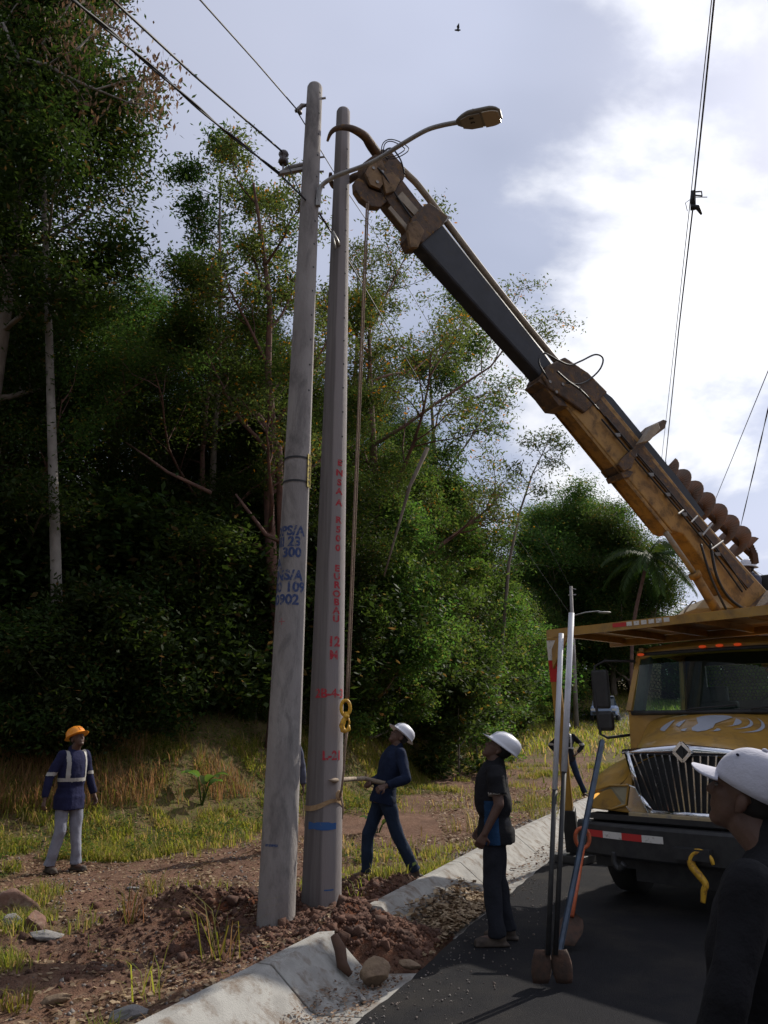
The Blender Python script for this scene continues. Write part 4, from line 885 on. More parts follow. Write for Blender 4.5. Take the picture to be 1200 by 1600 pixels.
# street lamp
lamp = empty('street_lamp', (0, 0, 0), 0, 'grey street lamp on a curved arm bracketed to the old pole', 'street lamp')
LH = Vector((.92, -.39, 0)); lp0 = P7(498, 316, 7.55)
def LP(px, py, fr): Yv = 7.55-.68*fr; return WY(px, py, Yv)
arm = [LP(498, 316, 0), LP(499, 300, .02), LP(503, 290, .04), LP(514, 281, .08), LP(530, 273, .13), LP(580, 254, .35), LP(630, 224, .58), LP(665, 204, .75), LP(690, 196, .86), LP(716, 191, .97)]
mb = MB(); mb.tube(spl(arm), .026, 10); mb.build('arm', MT['galv'], lamp, True)
mb = MB(); mb.beam(LP(497, 322, 0), LP(499, 296, 0), .05, .05); mb.build('bracket', MT['galv'], lamp)
la, lb = LP(714, 192, .97), LP(783, 178, 1.22); ax = (lb-la).normalized(); sdv = ax.cross(Vector((0, 0, 1))).normalized(); up_ = sdv.cross(ax)
def lamp_out(t): return .045+.085*min(1, t*3.2)**.8*(1 if t < .75 else math.sqrt(max(0, 1-((t-.75)/.26)**2)))
rings = []
for t in np.linspace(0, 1, 15):
    wd = max(.02, lamp_out(t)); c = la+(lb-la)*t; ring = []
    for k in range(16):
        a = 2*math.pi*k/16; ca, sa = math.cos(a), math.sin(a); ring.append(c+sdv*ca*wd+up_*((.07 if sa > 0 else .03)*sa*(min(1, t*4+.35) if t < .8 else max(.25, 1-(t-.8)*3))))
    rings.append(ring)
mb = MB(); mb.loft(rings); mb.build('housing', mat('lamp_housing_grey', (.20, .185, .16), .6), lamp, True)
mb = MB(); o2 = [la+(lb-la)*t+sdv*sg*lamp_out(t)*.86-up_*.031 for sg, ts in ((1, np.linspace(.62, .97, 6)), (-1, np.linspace(.97, .62, 6))) for t in ts]; mb.plate(o2, up_, .012); mb.build('lens', mat('lamp_lens', (.38, .31, .22), .25), lamp)
mb = MB(); o2 = [la+(lb-la)*t+sdv*sg*lamp_out(t)*.8-up_*.030 for sg, ts in ((1, (.12, .3, .56)), (-1, (.56, .3, .12))) for t in ts]; mb.plate(o2, up_, .008); mb.build('cover', mat('lamp_cover', (.24, .215, .18), .5), lamp)
v, f = textmesh('3', .06, .004); mb = MB(); cc_ = la+(lb-la)*.36-up_*.037; mb.add([cc_+ax*b_*1.0+sdv*a for a, b_ in v], f); v, f = textmesh('5', .06, .004); mb.add([cc_+ax*(b_+.0)+sdv*a+sdv*.06 for a, b_ in v], f); mb.build('lettering', MT['wire'], lamp)
mb = MB(); mb.box(la+(lb-la)*.45+up_*.075, (.12, .1, .03)); mb.build('photocell', MT['steel'], lamp, bevel=.008)

# ---------------------------------------------------------------- wires
def wire(pts, r, label, cat='overhead wire', m='wire', n=6, sag=0.0, seg=24, name='overhead_wire', twist=0):
    P = [WY(a, b_, c) if not isinstance(a, Vector) else a for a, b_, c in pts]; out = []
    for i in range(len(P)-1):
        for k in range(seg):
            t = k/seg; out.append(P[i]+(P[i+1]-P[i])*t-Vector((0, 0, sag*4*t*(1-t))))
    out.append(P[-1]); mb = MB()
    if twist:
        for ph in (0, math.pi): mb.tube([p+Vector((math.cos(i*twist+ph), 0, math.sin(i*twist+ph)))*r*.8 for i, p in enumerate(out)], r*.75, n)
    else: mb.tube(out, r, n)
    o = mb.build(name, MT[m], None, True); return tag(o, label, cat)
wire([(-20, -95, 4.1), (115, 0, 4.66), (230, 98, 5.6), (340, 195, 6.6), (436, 271, 7.6)], .013, 'lower thick cable running from the top left down to the old pole bracket', seg=10, twist=.5)
wire([(40, -110, 4.3), (175, -1, 4.75), (300, 115, 6.0), (440, 236, 7.55)], .012, 'middle black cable ending at the porcelain insulator of the old pole', seg=10)
wire([(230, -75, 4.6), (313, 0, 5.2), (400, 97, 6.4), (463, 170, 7.55)], .008, 'upper thin wire from the top edge to the clamp near the old pole top', seg=10)
wire([(463, 172, 7.55), (480, 200, 7.9), (520, 266, 9.5), (600, 385, 14), (690, 540, 22), (893, 921, 50)], .007, 'thin wire running from the old pole top clamp down to the far lamp pole')
wire([(440, 275, 7.5), (470, 305, 7.4), (500, 335, 7.9), (523, 372, 8.5), (570, 450, 11.5), (640, 570, 17), (780, 800, 32), (893, 963, 50)], .011, 'twisted service cable passing before the new pole towards the far lamp pole')
wire([(447, 250, 7.55), (468, 300, 7.4), (490, 330, 7.9), (521, 362, 8.6), (560, 430, 11)], .007, 'short black jumper loop hanging from the insulator behind the poles')
mb = MB(); mb.tube([WY(519, 362, 8.0), WY(525, 375, 8.05), WY(530, 384, 8.1)], [.022, .03, .02], 8); mb.tube([WY(520, 368, 8), WY(524, 388, 8)], .012, 6); tag(mb.build('cable_splice', MT['galv'], None, True), 'pale splice clamp on the service cable in front of the new pole', 'cable clamp')
mb = MB(); cpl = WY(616, 233, 7.3)
for k, (r, dx) in enumerate(((.12, 0), (.155, .05))):
    c = WY(616+dx*30, 233, 7.25+.04*k); mb.tube([c+Vector((math.cos(a)*r, .03*math.sin(2*a), math.sin(a)*r*.8)) for a in np.linspace(0, 6.283, 25)], .006, 5, caps=False)
tag(mb.build('cable_coil', MT['wire'], None, True), 'small loop of spare black cable hung on the lamp arm', 'cable coil')
wire([(1124, -60, 5.9), (1116, 0, 6.2), (1101, 150, 7.5), (1083, 322, 9.4), (1060, 520, 13), (1040, 720, 20.5), (1062, 830, 35)], .011, 'thicker of the two cables crossing the sky at the upper right', seg=8)
wire([(1120, -60, 5.95), (1112, 0, 6.25), (1096, 150, 7.55), (1080, 300, 9.35), (1056, 520, 13.1), (1034, 715, 20.6), (1055, 826, 35)], .006, 'thinner cable strung beside the thick one at the upper right', seg=8)
mb = MB(); cp_ = WY(1083, 312, 9.3)
mb.tube([WY(1083, 298, 9.25), WY(1083, 328, 9.35)], [.035, .04], 8); mb.tube([WY(1084, 300, 9.25), WY(1096, 299, 9.3), WY(1097, 306, 9.3), WY(1085, 305, 9.3)], .012, 5); mb.tube([WY(1080, 322, 9.3), WY(1090, 324, 9.3), WY(1096, 335, 9.3)], [.03, .04, .015], 6); mb.tube([WY(1085, 308, 9.3), WY(1105, 308, 9.3)], .006, 4); mb.tube([WY(1078, 312, 9.3), WY(1071, 317, 9.3), WY(1074, 330, 9.3)], .005, 4)
tag(mb.build('cable_clamp', MT['wire'], None, True), 'black clamp joining the two cables against the sky', 'cable clamp')
wire([(1230, 515, 13), (1200, 580, 14), (1120, 775, 24), (1110, 800, 28)], .009, 'single wire slanting down into the auger from the right edge', seg=8)
wire([(1215, 590, 13), (1200, 640, 14), (1178, 735, 18), (1155, 832, 24)], .010, 'twisted wire nearest the right edge above the auger', seg=10, twist=.6)
for k, (y0, y1) in enumerate(((872, 905), (884, 925))): wire([(1140, y0, 60), (1205, y1, 50)], .012, 'faint far wire beside the operator' if k else 'upper faint far wire behind the operator', seg=3)
# far pole + lamp
def far_pole(px, pt, pbt, Yp, label, r0=.16, r1=.10, arm_=None):
    b = WY(pbt[0], pbt[1], Yp); tp = WY(px, pt, Yp); b.z = min(b.z, float(hz(b.x, b.y))-.1); root = empty('lamp_pole', (0, 0, 0), 0, label, 'lamp pole')
    mb = MB(); mb.tube([b, tp], [r0, r1], 12); mb.build('shaft', MT['pole'], root, True)
    if arm_:
        mb = MB(); mb.tube([WY(a, c, Yp-.5*i) for i, (a, c) in enumerate(arm_)], .045, 6); mb.build('arm', MT['galv'], root, True)
        e = WY(arm_[-1][0], arm_[-1][1], Yp-1.5); mb = MB(); mb.ell(e+Vector((.1, 0, 0)), (.42, .2, .07)); mb.build('lamp_head', MT['galv'], root, True)
    mb = MB(); mb.beam(WY(px-4, pt+14, Yp), WY(px+8, pt+13, Yp), .08, .08); mb.beam(WY(px-2, pt+2, Yp), WY(px+8, pt+5, Yp), .06, .06); mb.build('bracket', MT['steel'], root); return root
far_pole(892, 916, (901, 1143), 50, 'grey lamp pole standing far down the road beside the thicket', arm_=[(896, 962), (915, 957), (935, 955), (942, 957)])
far_pole(1100, 955, (1100, 1120), 68, 'most distant lamp, its arm showing under the palm fronds', .2, .12, arm_=[(1090, 950), (1072, 945), (1058, 943), (1050, 944)])
# bird
mb = MB(); c = WY(715, 47, 30); mb.ell(c, (.16, .05, .04)); mb.plate([c, c+Vector((-.05, .1, .12)), c+Vector((.05, .25, .18)), c+Vector((.08, .1, .02))], (1, 0, 0), .01); mb.plate([c, c+Vector((-.05, -.1, .12)), c+Vector((.05, -.25, .16)), c+Vector((.08, -.1, .02))], (1, 0, 0), .01); tag(mb.build('bird', MT['black'], None), 'tiny dark bird high in the open sky', 'bird')

# ---------------------------------------------------------------- truck
TO = Vector((2.99, 8.0, 0)); TR = R(-40); truck = empty('utility_truck', TO, TR, 'yellow digger derrick truck with raised boom and chromed grille', 'truck')
TW = Matrix.Translation(TO) @ Matrix.Rotation(TR, 4, 'Z'); TI = TW.inverted()
def tl(p): return TI @ Vector(p)
def sym(mbf): 
    for s_ in (-1, 1): mbf(s_)
# hood loft: stations (y, fender half width, z fender low, shoulder z, hood half, hood z side, crown z)
ST = [(.02, 1.02, .92, 1.08, .62, 1.36, 1.50), (.10, 1.14, .90, 1.14, .66, 1.45, 1.59), (.30, 1.18, .88, 1.24, .70, 1.52, 1.67), (.60, 1.19, .88, 1.32, .76, 1.60, 1.75), (.9, 1.19, .88, 1.36, .82, 1.70, 1.83), (1.18, 1.18, .90, 1.40, .90, 1.80, 1.90), (1.34, 1.17, .92, 1.44, .94, 1.86, 1.93)]
rows = []
for y, fw, zl, zs, hw, zh, zc in ST:
    half = [(fw, zl), (fw+.005, (zl+zs)/2), (fw-.03, zs-.05), (fw-.12, zs+.02), (hw+.06, zs+.10), (hw, (zs+zh)/2+.04), (hw-.07, zh), (hw*.5, zc-.02), (0, zc)]
    rows.append([(x, y, z) for x, z in half]+[(-x, y, z) for x, z in half[-2::-1]])
mb = MB(); mb.loft(rows, closed=False)
# nose cap pieces beside the grille
hood = mb.build('hood', MT['paint'], truck, True, subsurf=2)
# nose faces (fender fronts)
for s_ in (-1, 1):
    mb = MB(); q = [(.60, .90), (1.02, .92), (1.025, 1.0), (.99, 1.03), (.90, 1.10), (.68, 1.18), (.62, 1.24), (.55, 1.36)]
    rws = [[(s_*x*.985, -.02+.05*(x-.6), z) for x, z in q], [(s_*x, .12, z) for x, z in q]]; mb.plate([(s_*x, .02, z) for x, z in q], (0, 1, 0), .07); mb.build('fender_front', MT['paint'], truck, bevel=.012)
    # headlight
    hl = [(.60, 1.17), (.80, 1.16), (1.0, 1.10), (1.09, 1.03), (1.12, .96), (1.05, .93), (.80, .93), (.64, .98)]
    def hly(x): return -.03 if x < .85 else -.03+(x-.85)*.55
    mb = MB(); fr_ = [(s_*x, hly(x)-.0, z) for x, z in hl]; bk = [(s_*x, hly(x)+.14, z) for x, z in hl]
    k = len(hl); mb.add(fr_+bk, [tuple(range(k)), tuple(range(2*k-1, k-1, -1))]+[(i, (i+1) % k, k+(i+1) % k, k+i) for i in range(k)]); h = mb.build('headlight', mat('headlight_glass', (.33, .31, .22), .12), truck, bevel=.01)
    mb = MB(); mb.ell((s_*.985, hly(.985)+.012, 1.015), (.085, .045, .058), Matrix.Rotation(s_*.45, 3, 'Z') @ Matrix.Rotation(s_*.45, 3, 'Y')); mb.build('indicator', MT['amber3'], h, True)
    mb = MB(); rb = hl+[hl[0]]; mb.tube([(s_*x, hly(x)-.006, z) for x, z in rb], .012, 6, caps=False); mb.build('bezel', MT['paint'], h, True)
# grille
GQ = [(-.585, 1.50), (.585, 1.50), (.50, 1.07), (.38, .93), (-.38, .93), (-.50, 1.07)]
mb = MB(); mb.plate([(x, .05, z) for x, z in GQ], (0, 1, 0), .04); grille = mb.build('grille', MT['black'], truck)
mb = MB(); path = [(-.60, .0, 1.50), (-.50, .0, 1.07), (-.385, .0, .92), (.385, .0, .92), (.50, .0, 1.07), (.60, .0, 1.50)]
for a, b_ in zip(path[:-1], path[1:]): mb.beam(a, b_, .05, .045, up=(0, 1, 0))
for x, y_, z in path[1:-1]: mb.ell((x, y_, z), (.027, .027, .027))
mb.build('chrome_surround', MT['chrome'], grille, True, bevel=.0)
mb = MB(); rw = []
for x in np.linspace(-.66, .66, 13):
    zt_ = 1.585-.05*abs(x)/.66-.02*abs(x); rw.append([(x, -.03+.05*abs(x), 1.475), (x, -.055+.05*abs(x), 1.50), (x, -.05+.05*abs(x), zt_-.03), (x, .0+.04*abs(x), zt_), (x, .06, zt_)])
mb.loft(rw, closed=False); mb.build('chrome_header', MT['chrome'], grille, True)
mb = MB(); dm = [(0, 1.60), (.085, 1.51), (0, 1.42), (-.085, 1.51)]
for a, b_ in zip(dm, dm[1:]+dm[:1]): mb.beam((a[0], -.075, a[1]), (b_[0], -.075, b_[1]), .03, .03, up=(0, 1, 0))
mb.build('emblem', MT['chrome'], grille)
mb = MB(); mb.plate([(x*.86, -.068, 1.51+(z-1.51)*.86) for x, z in dm], (0, 1, 0), .01); mb.beam((0, -.078, 1.57), (0, -.078, 1.45), .022, .012, up=(0, 1, 0)); mb.build('emblem_face', MT['black'], grille)
for i in range(15):
    xt = -.53+i*1.06/14; xb = xt*.70; zb = .95 if abs(xb) < .36 else 1.03; 
    mb = MB(); mb.beam((xt, .004, 1.475), (xb, .004, zb), .014, .05, up=(0, 1, 0)); mb.build('grille_bar', MT['chrome'], grille)
for s_ in (-1, 1):  # chrome wings next to the lamps
    mb = MB(); mb.plate([(s_*x, -.0, z) for x, z in [(.53, 1.16), (.63, 1.19), (.66, .97), (.62, .91), (.40, .90)]], (0, 1, 0), .05); mb.build('chrome_wing', MT['chrome'], grille, bevel=.012)
# lower chrome/tan valance
mb = MB(); mb.beam((-.62, -.01, .885), (.62, -.01, .885), .07, .055); mb.build('valance', mat('worn_tan_valance', (.42, .33, .19), .5, dirt=(.2, .2, .2), dscale=14), truck, bevel=.008)
# hood mark (silver bull-like mark with arcs)
silver = mat('silver_decal', (.40, .43, .50), .35)
def hoodz(x, y):
    ys_ = [s_[0] for s_ in ST]; zc = np.interp(y, ys_, [s_[6] for s_ in ST]); zh = np.interp(y, ys_, [s_[5] for s_ in ST]); hw = np.interp(y, ys_, [s_[4] for s_ in ST])-.07
    return zc-(zc-zh)*min(1, abs(x)/hw)**1.8
from mathutils.bvhtree import BVHTree
_dgh = bpy.context.evaluated_depsgraph_get(); _hbv = BVHTree.FromObject(hood, _dgh)
def decal(pts):
    bm = bmesh.new(); vs = [bm.verts.new((x, y, 0)) for x, y in pts]; bm.faces.new(vs); bmesh.ops.triangulate(bm, faces=bm.faces)
    for _ in range(2): bmesh.ops.subdivide_edges(bm, edges=[e for e in bm.edges if e.calc_length() > .07], cuts=1); bmesh.ops.triangulate(bm, faces=bm.faces)
    for v in bm.verts:
        h_ = _hbv.ray_cast(Vector((v.co.x, v.co.y, 4)), Vector((0, 0, -1)))[0]
        v.co.z = (h_.z if h_ is not None else float(hoodz(v.co.x, v.co.y)))+.006
    me = bpy.data.meshes.new('hood_mark'); bm.to_mesh(me); bm.free(); link('hood_mark', me, silver, hood)
decal([(-.19, 1.00), (-.14, 1.06), (-.06, 1.09), (.06, 1.09), (.15, 1.06), (.20, 1.00), (.14, .86), (.09, .74), (.11, .58), (.07, .47), (0, .43), (-.07, .47), (-.11, .58), (-.09, .74), (-.14, .86)])
def arcd(cx, cy, r0_, r1_, a0, a1, n=14):
    a = np.linspace(a0, a1, n); mid = (r0_+r1_)/2; hw = (r1_-r0_)/2
    o_ = [(cx+(mid+hw*math.sin(math.pi*i/(n-1)))*math.cos(t_), cy+.75*(mid+hw*math.sin(math.pi*i/(n-1)))*math.sin(t_)) for i, t_ in enumerate(a)]
    i_ = [(cx+(mid-hw*math.sin(math.pi*i/(n-1)))*math.cos(t_), cy+.75*(mid-hw*math.sin(math.pi*i/(n-1)))*math.sin(t_)) for i, t_ in list(enumerate(a))[1:-1]]
    return o_+i_[::-1]
for r_ in (.30, .41, .52): decal(arcd(0, .82, r_-.004, r_+.030, -.80, .70))
for r_ in (.33, .50): decal(arcd(0, .82, r_-.002, r_+.022, math.pi-.55, math.pi+.75))
for s_ in (-1, 1): decal(arcd(s_*.12, .52, .06, .085, -1.9 if s_ > 0 else math.pi-1.3, 1.3 if s_ > 0 else math.pi+1.9))
# bumper
mb = MB(); rw = []
for x in np.linspace(-1.22, 1.22, 17):
    yb = -.16+.16*(abs(x)/1.22)**3; rw.append([(x, yb+.02, .80), (x, yb, .77), (x, yb, .50), (x, yb+.02, .47), (x, yb+.2, .47), (x, yb+.2, .80)])
mb.loft(rw); bump_ = mb.build('bumper', MT['black'], truck, bevel=.01)
for i in range(4):
    x0_, x1_ = -1.10+i*.215, -1.10+(i+1)*.215; yb = -.163+.16*(abs((x0_+x1_)/2)/1.22)**3; mb = MB(); mb.plate([(x0_, -.163+.16*(abs(x0_)/1.22)**3, .655), (x1_, -.163+.16*(abs(x1_)/1.22)**3, .655), (x1_, -.163+.16*(abs(x1_)/1.22)**3, .72), (x0_, -.163+.16*(abs(x0_)/1.22)**3, .72)], (.0, 1, 0), .006); mb.build('reflective_tape', MT['red' if i % 2 == 0 else 'whitet'], bump_)
mb = MB(); mb.box((0, .05, .855), (2.1, .22, .05)); mb.box((0, .3, .60), (2.2, .3, .5)); mb.box((0, .6, .45), (1.3, 1.0, .4)); mb.build('chassis_front', MT['black'], truck)
for xx in (.13, -.72):  # tow hooks
    mb = MB(); hk = [(xx-.02, .20), (xx, .30), (xx+.02, .36), (xx-.03, .43), (xx-.085, .50), (xx-.085, .57), (xx-.04, .62), (xx+.03, .62), (xx+.09, .58), (xx+.11, .53)] if xx > 0 else [(xx, .55), (xx, .45), (xx+.05, .40), (xx+.1, .45)]
    mb.tube(*spl([(a, -.24, b_) for a, b_ in hk], [.022, .028, .03, .036, .038, .036, .034, .03, .024, .014][:len(hk)]), 9); mb.build('tow_hook', MT['hooky' if xx > 0 else 'black'], truck, True)
mb = MB(); mb.box((.05, -.2, .60), (.34, .14, .10)); mb.build('winch_mount', MT['black'], truck)
# cab
CW = 1.10
mb = MB()
# roof: arched
rw = []
for y, zt_, wd in ((1.62, 2.66, 1.00), (1.72, 2.74, 1.04), (1.95, 2.80, 1.05), (2.6, 2.82, 1.05), (3.2, 2.78, 1.05), (3.3, 2.72, 1.03)):
    rw.append([(x*wd, y-.06*(1-abs(x))+.0, zt_-.06*abs(x)**3-(.10 if abs(x) > .97 else 0)) for x in (-1, -.95, -.7, -.35, 0, .35, .7, .95, 1)])
mb.loft(rw, closed=False); mb.build('roof', MT['paint'], truck, True)
mb = MB(); rw = [[(x*1.0, 1.60-.06*(1-abs(x)), 2.70-.05*abs(x)**3), (x*1.0, 1.57-.06*(1-abs(x)), 2.63-.05*abs(x)**3), (x, 1.62-.06*(1-abs(x)), 2.60-.05*abs(x)**3)] for x in (-1.0, -.8, -.5, 0, .5, .8, 1.0)]; mb.loft(rw, closed=False); mb.build('roof_visor', MT['paint'], truck, True)
for x in (-.98, -.20, 0, .20, .98):
    mb = MB(); mb.ell((x, 1.545-.06*(1-abs(x)), 2.672-.05*abs(x)**3), (.045, .030, .018)); mb.build('marker_light', MT['amber2'], truck, True)
# rear wall with window opening, floor, sides
def bx(name, c, d, m, parent=truck, bev=.0): mb_ = MB(); mb_.box(c, d); return mb_.build(name, MT[m] if isinstance(m, str) else m, parent, bevel=bev)
dark = MT['black']
mb = MB(); mb.box((0, 3.25, 1.52), (2.1, .05, 1.15)); mb.box((0, 3.25, 2.67), (2.1, .05, .20)); mb.box((-.90, 3.25, 2.33), (.30, .05, .49)); mb.box((.90, 3.25, 2.33), (.30, .05, .49)); mb.build('cab_rear_wall', MT['black'], truck)
mb = MB(); mb.box((0, 2.3, .97), (2.1, 1.9, .06)); mb.box((0, 1.70, 1.72), (2.0, .3, .30)); mb.build('cab_floor', MT['black'], truck)
for s_ in (-1, 1):
    mb = MB(); mb.box((s_*1.08, 2.33, 1.45), (.05, 1.85, .95)); mb.build('door', MT['paint'], truck, bevel=.01)
    mb = MB(); mb.beam((s_*1.09, 1.33, 1.93), (s_*1.02, 1.66, 2.66), .07, .07); mb.beam((s_*1.09, 3.2, 1.92), (s_*1.04, 3.2, 2.70), .10, .06); mb.beam((s_*1.03, 1.7, 2.69), (s_*1.04, 3.2, 2.71), .06, .06); mb.build('pillar', MT['paint'], truck)
    mb = MB(); mb.add([(s_*1.09, 1.45, 1.94), (s_*1.09, 3.14, 1.94), (s_*1.045, 3.14, 2.66), (s_*1.035, 1.72, 2.64)], [(0, 1, 2, 3)]); mb.build('side_window', MT['glass'], truck)
    mb = MB(); mb.beam((s_*1.0, 1.36, 1.93), (s_*.93, 1.63, 2.62), .16, .06); mb.build('inner_pillar', MT['black'], truck)
mb = MB(); mb.loft([[(-1.12, 1.30, .95), (-1.10, 1.30, 1.92), (1.10, 1.30, 1.92), (1.12, 1.30, .95)], [(-1.12, 1.46, .95), (-1.10, 1.46, 1.94), (1.10, 1.46, 1.94), (1.12, 1.46, .95)]]); mb.build('cowl', MT['paint'], truck, bevel=.01)
# windshield glass curved + gasket
rw = []
for x in np.linspace(-1, 1, 11): rw.append([(x*1.05, 1.28-.10*(1-x*x)+.02, 1.91), (x*1.0, 1.60-.10*(1-x*x), 2.63)])
mb = MB(); mb.loft(rw, closed=False); mb.build('windshield', MT['glass'], truck, True)
mb = MB(); 
for a in (0, 1): mb.tube([Vector(r_[a])+Vector((0, -.012, 0)) for r_ in rw], .028 if a == 0 else .022, 6)
mb.build('windshield_seal', MT['black'], truck, True)
for s_ in (-1, 1): mb = MB(); mb.tube([(s_*.35, 1.14, 1.93), (s_*.35+.05, 1.16, 1.95), (s_*.35+.55, 1.20, 1.985)], .010, 5); mb.build('wiper', MT['black'], truck, True)
# seats, wheel
for x in (-.5, .5):
    mb = MB(); mb.box((x, 2.55, 1.4), (.5, .5, .18)); mb.box((x, 2.85, 1.75), (.5, .14, .65)); mb.box((x, 2.86, 2.16), (.26, .10, .22)); mb.build('seat', MT['black'], truck, bevel=.03)
mb = MB(); c = Vector((.5, 1.85, 1.98)); mb.tube([c+Matrix.Rotation(R(-40), 3, 'X') @ Vector((math.cos(a)*.21, math.sin(a)*.21, 0)) for a in np.linspace(0, 6.283, 25)], .014, 6, caps=False); mb.beam(c, c+Vector((0, -.3, -.35)), .05, .05); mb.build('steering_wheel', MT['black'], truck, True)
# perforated rear window guard
mb = MB(); pit = .052
for i in range(29):
    for j in range(10):
        cx = -.74+i*pit; cz = 2.12+j*pit*.87; cx += pit/2 if j % 2 else 0
        o6 = [(cx+pit*.577*math.cos(R(90+60*k)), cz+pit*.577*math.sin(R(90+60*k))) for k in range(6)]; i6 = [(cx+pit*.44*math.cos(R(90+60*k)), cz+pit*.44*math.sin(R(90+60*k))) for k in range(6)]
        mb.add([(x, 3.30, z) for x, z in o6]+[(x, 3.30, z) for x, z in i6], [(k, (k+1) % 6, 6+(k+1) % 6, 6+k) for k in range(6)])
mb.build('perforated_window_guard', MT['black'], truck)
# mirror frame on the left
for s_ in (-1, 1):
    mb = MB(); mb.tube([(s_*1.06, 1.55, 2.55), (s_*1.40, 1.40, 2.56), (s_*1.52, 1.36, 2.50), (s_*1.54, 1.34, 2.1), (s_*1.50, 1.34, 1.66), (s_*1.42, 1.36, 1.62), (s_*1.12, 1.48, 1.66)], .018, 7); mf = mb.build('mirror_frame', MT['black'], truck, True)
    mb = MB(); mb.box((s_*1.47, 1.38, 2.21), (.22, .09, .48)); mb.build('mirror', MT['black'], mf, bevel=.03)
    mb = MB(); mb.box((s_*1.44, 1.38, 1.82), (.22, .10, .24)); mb.build('mirror', MT['black'], mf, bevel=.04)
# wheels
def wheel(x, y, z=.50, r=.50, wd=.28):
    c = Vector((x, y, z)); sg = 1 if x > 0 else -1; rings = []
    for dx, rr_ in ((-wd/2, r*.6), (-wd/2, r*.9), (-wd*.4, r*.98), (0, r), (wd*.4, r*.98), (wd/2, r*.9), (wd/2, r*.6)): rings.append([c+Vector((dx, math.cos(a)*rr_, math.sin(a)*rr_)) for a in np.linspace(0, 2*math.pi, 41)[:-1]])
    mb = MB(); mb.loft(rings); wh = mb.build('wheel', MT['rubber'], truck, True)
    rings = [[c+Vector((sg*dx, math.cos(a)*rr_, math.sin(a)*rr_)) for a in np.linspace(0, 2*math.pi, 33)[:-1]] for dx, rr_ in ((.13, r*.6), (.05, r*.52), (.05, r*.3), (.12, r*.22), (.13, .01))]; mb = MB(); mb.loft(rings); mb.build('rim', MT['steel'], wh, True)
for s_ in (-1, 1):
    wheel(s_*.98, .85)
    for y in (6.2,): wheel(s_*.95, y)
# frame, bed and turret
mb = MB(); mb.box((-.4, 4.2, .75), (.14, 7.0, .24)); mb.box((.4, 4.2, .75), (.14, 7.0, .24)); mb.box((0, .85, .5), (1.8, .14, .14)); mb.box((0, 6.2, .5), (1.8, .2, .2)); mb.build('chassis', MT['black'], truck)
mb = MB(); mb.box((-.95, 5.6, 1.30), (.45, 3.4, .75)); mb.box((.95, 5.6, 1.30), (.45, 3.4, .75)); mb.box((0, 5.6, 1.02), (2.3, 3.6, .10)); mb.build('utility_bed', MT['paint'], truck, bevel=.02)
mb = MB(); mb.tube([(0, 4.1, .9), (0, 4.1, 1.75), (0, 4.1, 1.8), (0, 4.1, 2.9)], [.42, .40, .13, .12], 20); mb.build('turret_column', MT['boomy'], truck, True)
# overhead rack / canopy on posts
def deck_pt(px, py, z): d = ray(px, py); return tl(Vector((0, 0, CAMH))+d*((z-CAMH)/d.z))
DL = deck_pt(856, 984, 3.02); DRt = deck_pt(1205, 944.5, 3.02)
fd = (DRt-DL).normalized(); bd = Vector((-fd.y, fd.x, 0)); e1 = DL+fd*5.0; e1.z = 3.02
mb = MB(); dz = Vector((0, 0, -.02))
mb.add([DL, e1, e1+bd*1.5, DL+bd*1.5, DL-Vector((0, 0, .035)), e1-Vector((0, 0, .035)), e1+bd*1.5-Vector((0, 0, .035)), DL+bd*1.5-Vector((0, 0, .035))], [(0, 1, 2, 3), (7, 6, 5, 4), (0, 4, 5, 1), (1, 5, 6, 2), (2, 6, 7, 3), (3, 7, 4, 0)]); deck = mb.build('overhead_deck', MT['paint'], truck)
mb = MB(); mb.beam(DL+Vector((0, 0, -.06))-fd*.0-bd*.02, e1+Vector((0, 0, -.06))-bd*.02, .03, .10); mb.beam(DL+bd*1.48+Vector((0, 0, -.09)), e1+bd*1.48+Vector((0, 0, -.09)), .04, .10); mb.build('front_lip', MT['paint'], deck)
for k in range(8):
    p = DL+fd*(.25+k*.62); mb = MB(); mb.beam(p+bd*.02+Vector((0, 0, -.075)), p+bd*1.44+Vector((0, 0, -.075)), .05, .08); mb.build('deck_rib', MT['paint'], deck)
for i, k in enumerate((.98, 1.18, 1.28, 1.38, 1.48, 1.58, 1.68)):
    p = DL+fd*(k+.05)-bd*.038+Vector((0, 0, -.045)); mb = MB(); mb.beam(p, p+fd*(.19 if i == 0 else .07), .006, .05); mb.build('reflective_tape', MT['red' if i == 0 else 'whitet'], deck)
# outrigger leg at the deck's left end
lt = DL+fd*.06+Vector((0, 0, -.10)); lbw = WY(892, 1300, 11.15); lb_ = tl(lbw); ft = tl(WY(896, 1336, 11.25))
leg = MB(); leg.beam(lt, lb_, .13, .12, w1=.12); leg = leg.build('outrigger', MT['paint'], truck, bevel=.012)
mb = MB(); lt2 = lt+(lb_-lt)*.012
for a, b_, mm in ((.015, .115, 'whitet'), (.117, .225, 'red')):
    mb = MB(); mb.beam(lt+(lb_-lt)*a, lt+(lb_-lt)*b_, .136, .126); mb.build('reflective_tape', MT[mm], leg)
mb = MB(); mb.beam(lt+(lb_-lt)*.88, ft+Vector((0, 0, .06)), .17, .16); mb.build('outrigger_sleeve', MT['black'], leg, bevel=.01)
mb = MB(); ftw = TW @ ft; fz = 0.0; base = Vector((ft.x, ft.y, .05)); mb.box(base, (.5, .42, .10)); mb.tube([ft+Vector((0, 0, .1)), base], .05, 8); mb.build('outrigger_foot', MT['black'], leg, bevel=.01)
mb = MB(); mb.plate([lt+Vector((0, 0, .05)), lt+fd*.32+Vector((0, 0, .05)), lt+Vector((0, 0, -.42))], bd, .04); mb.build('gusset', MT['paint'], leg)
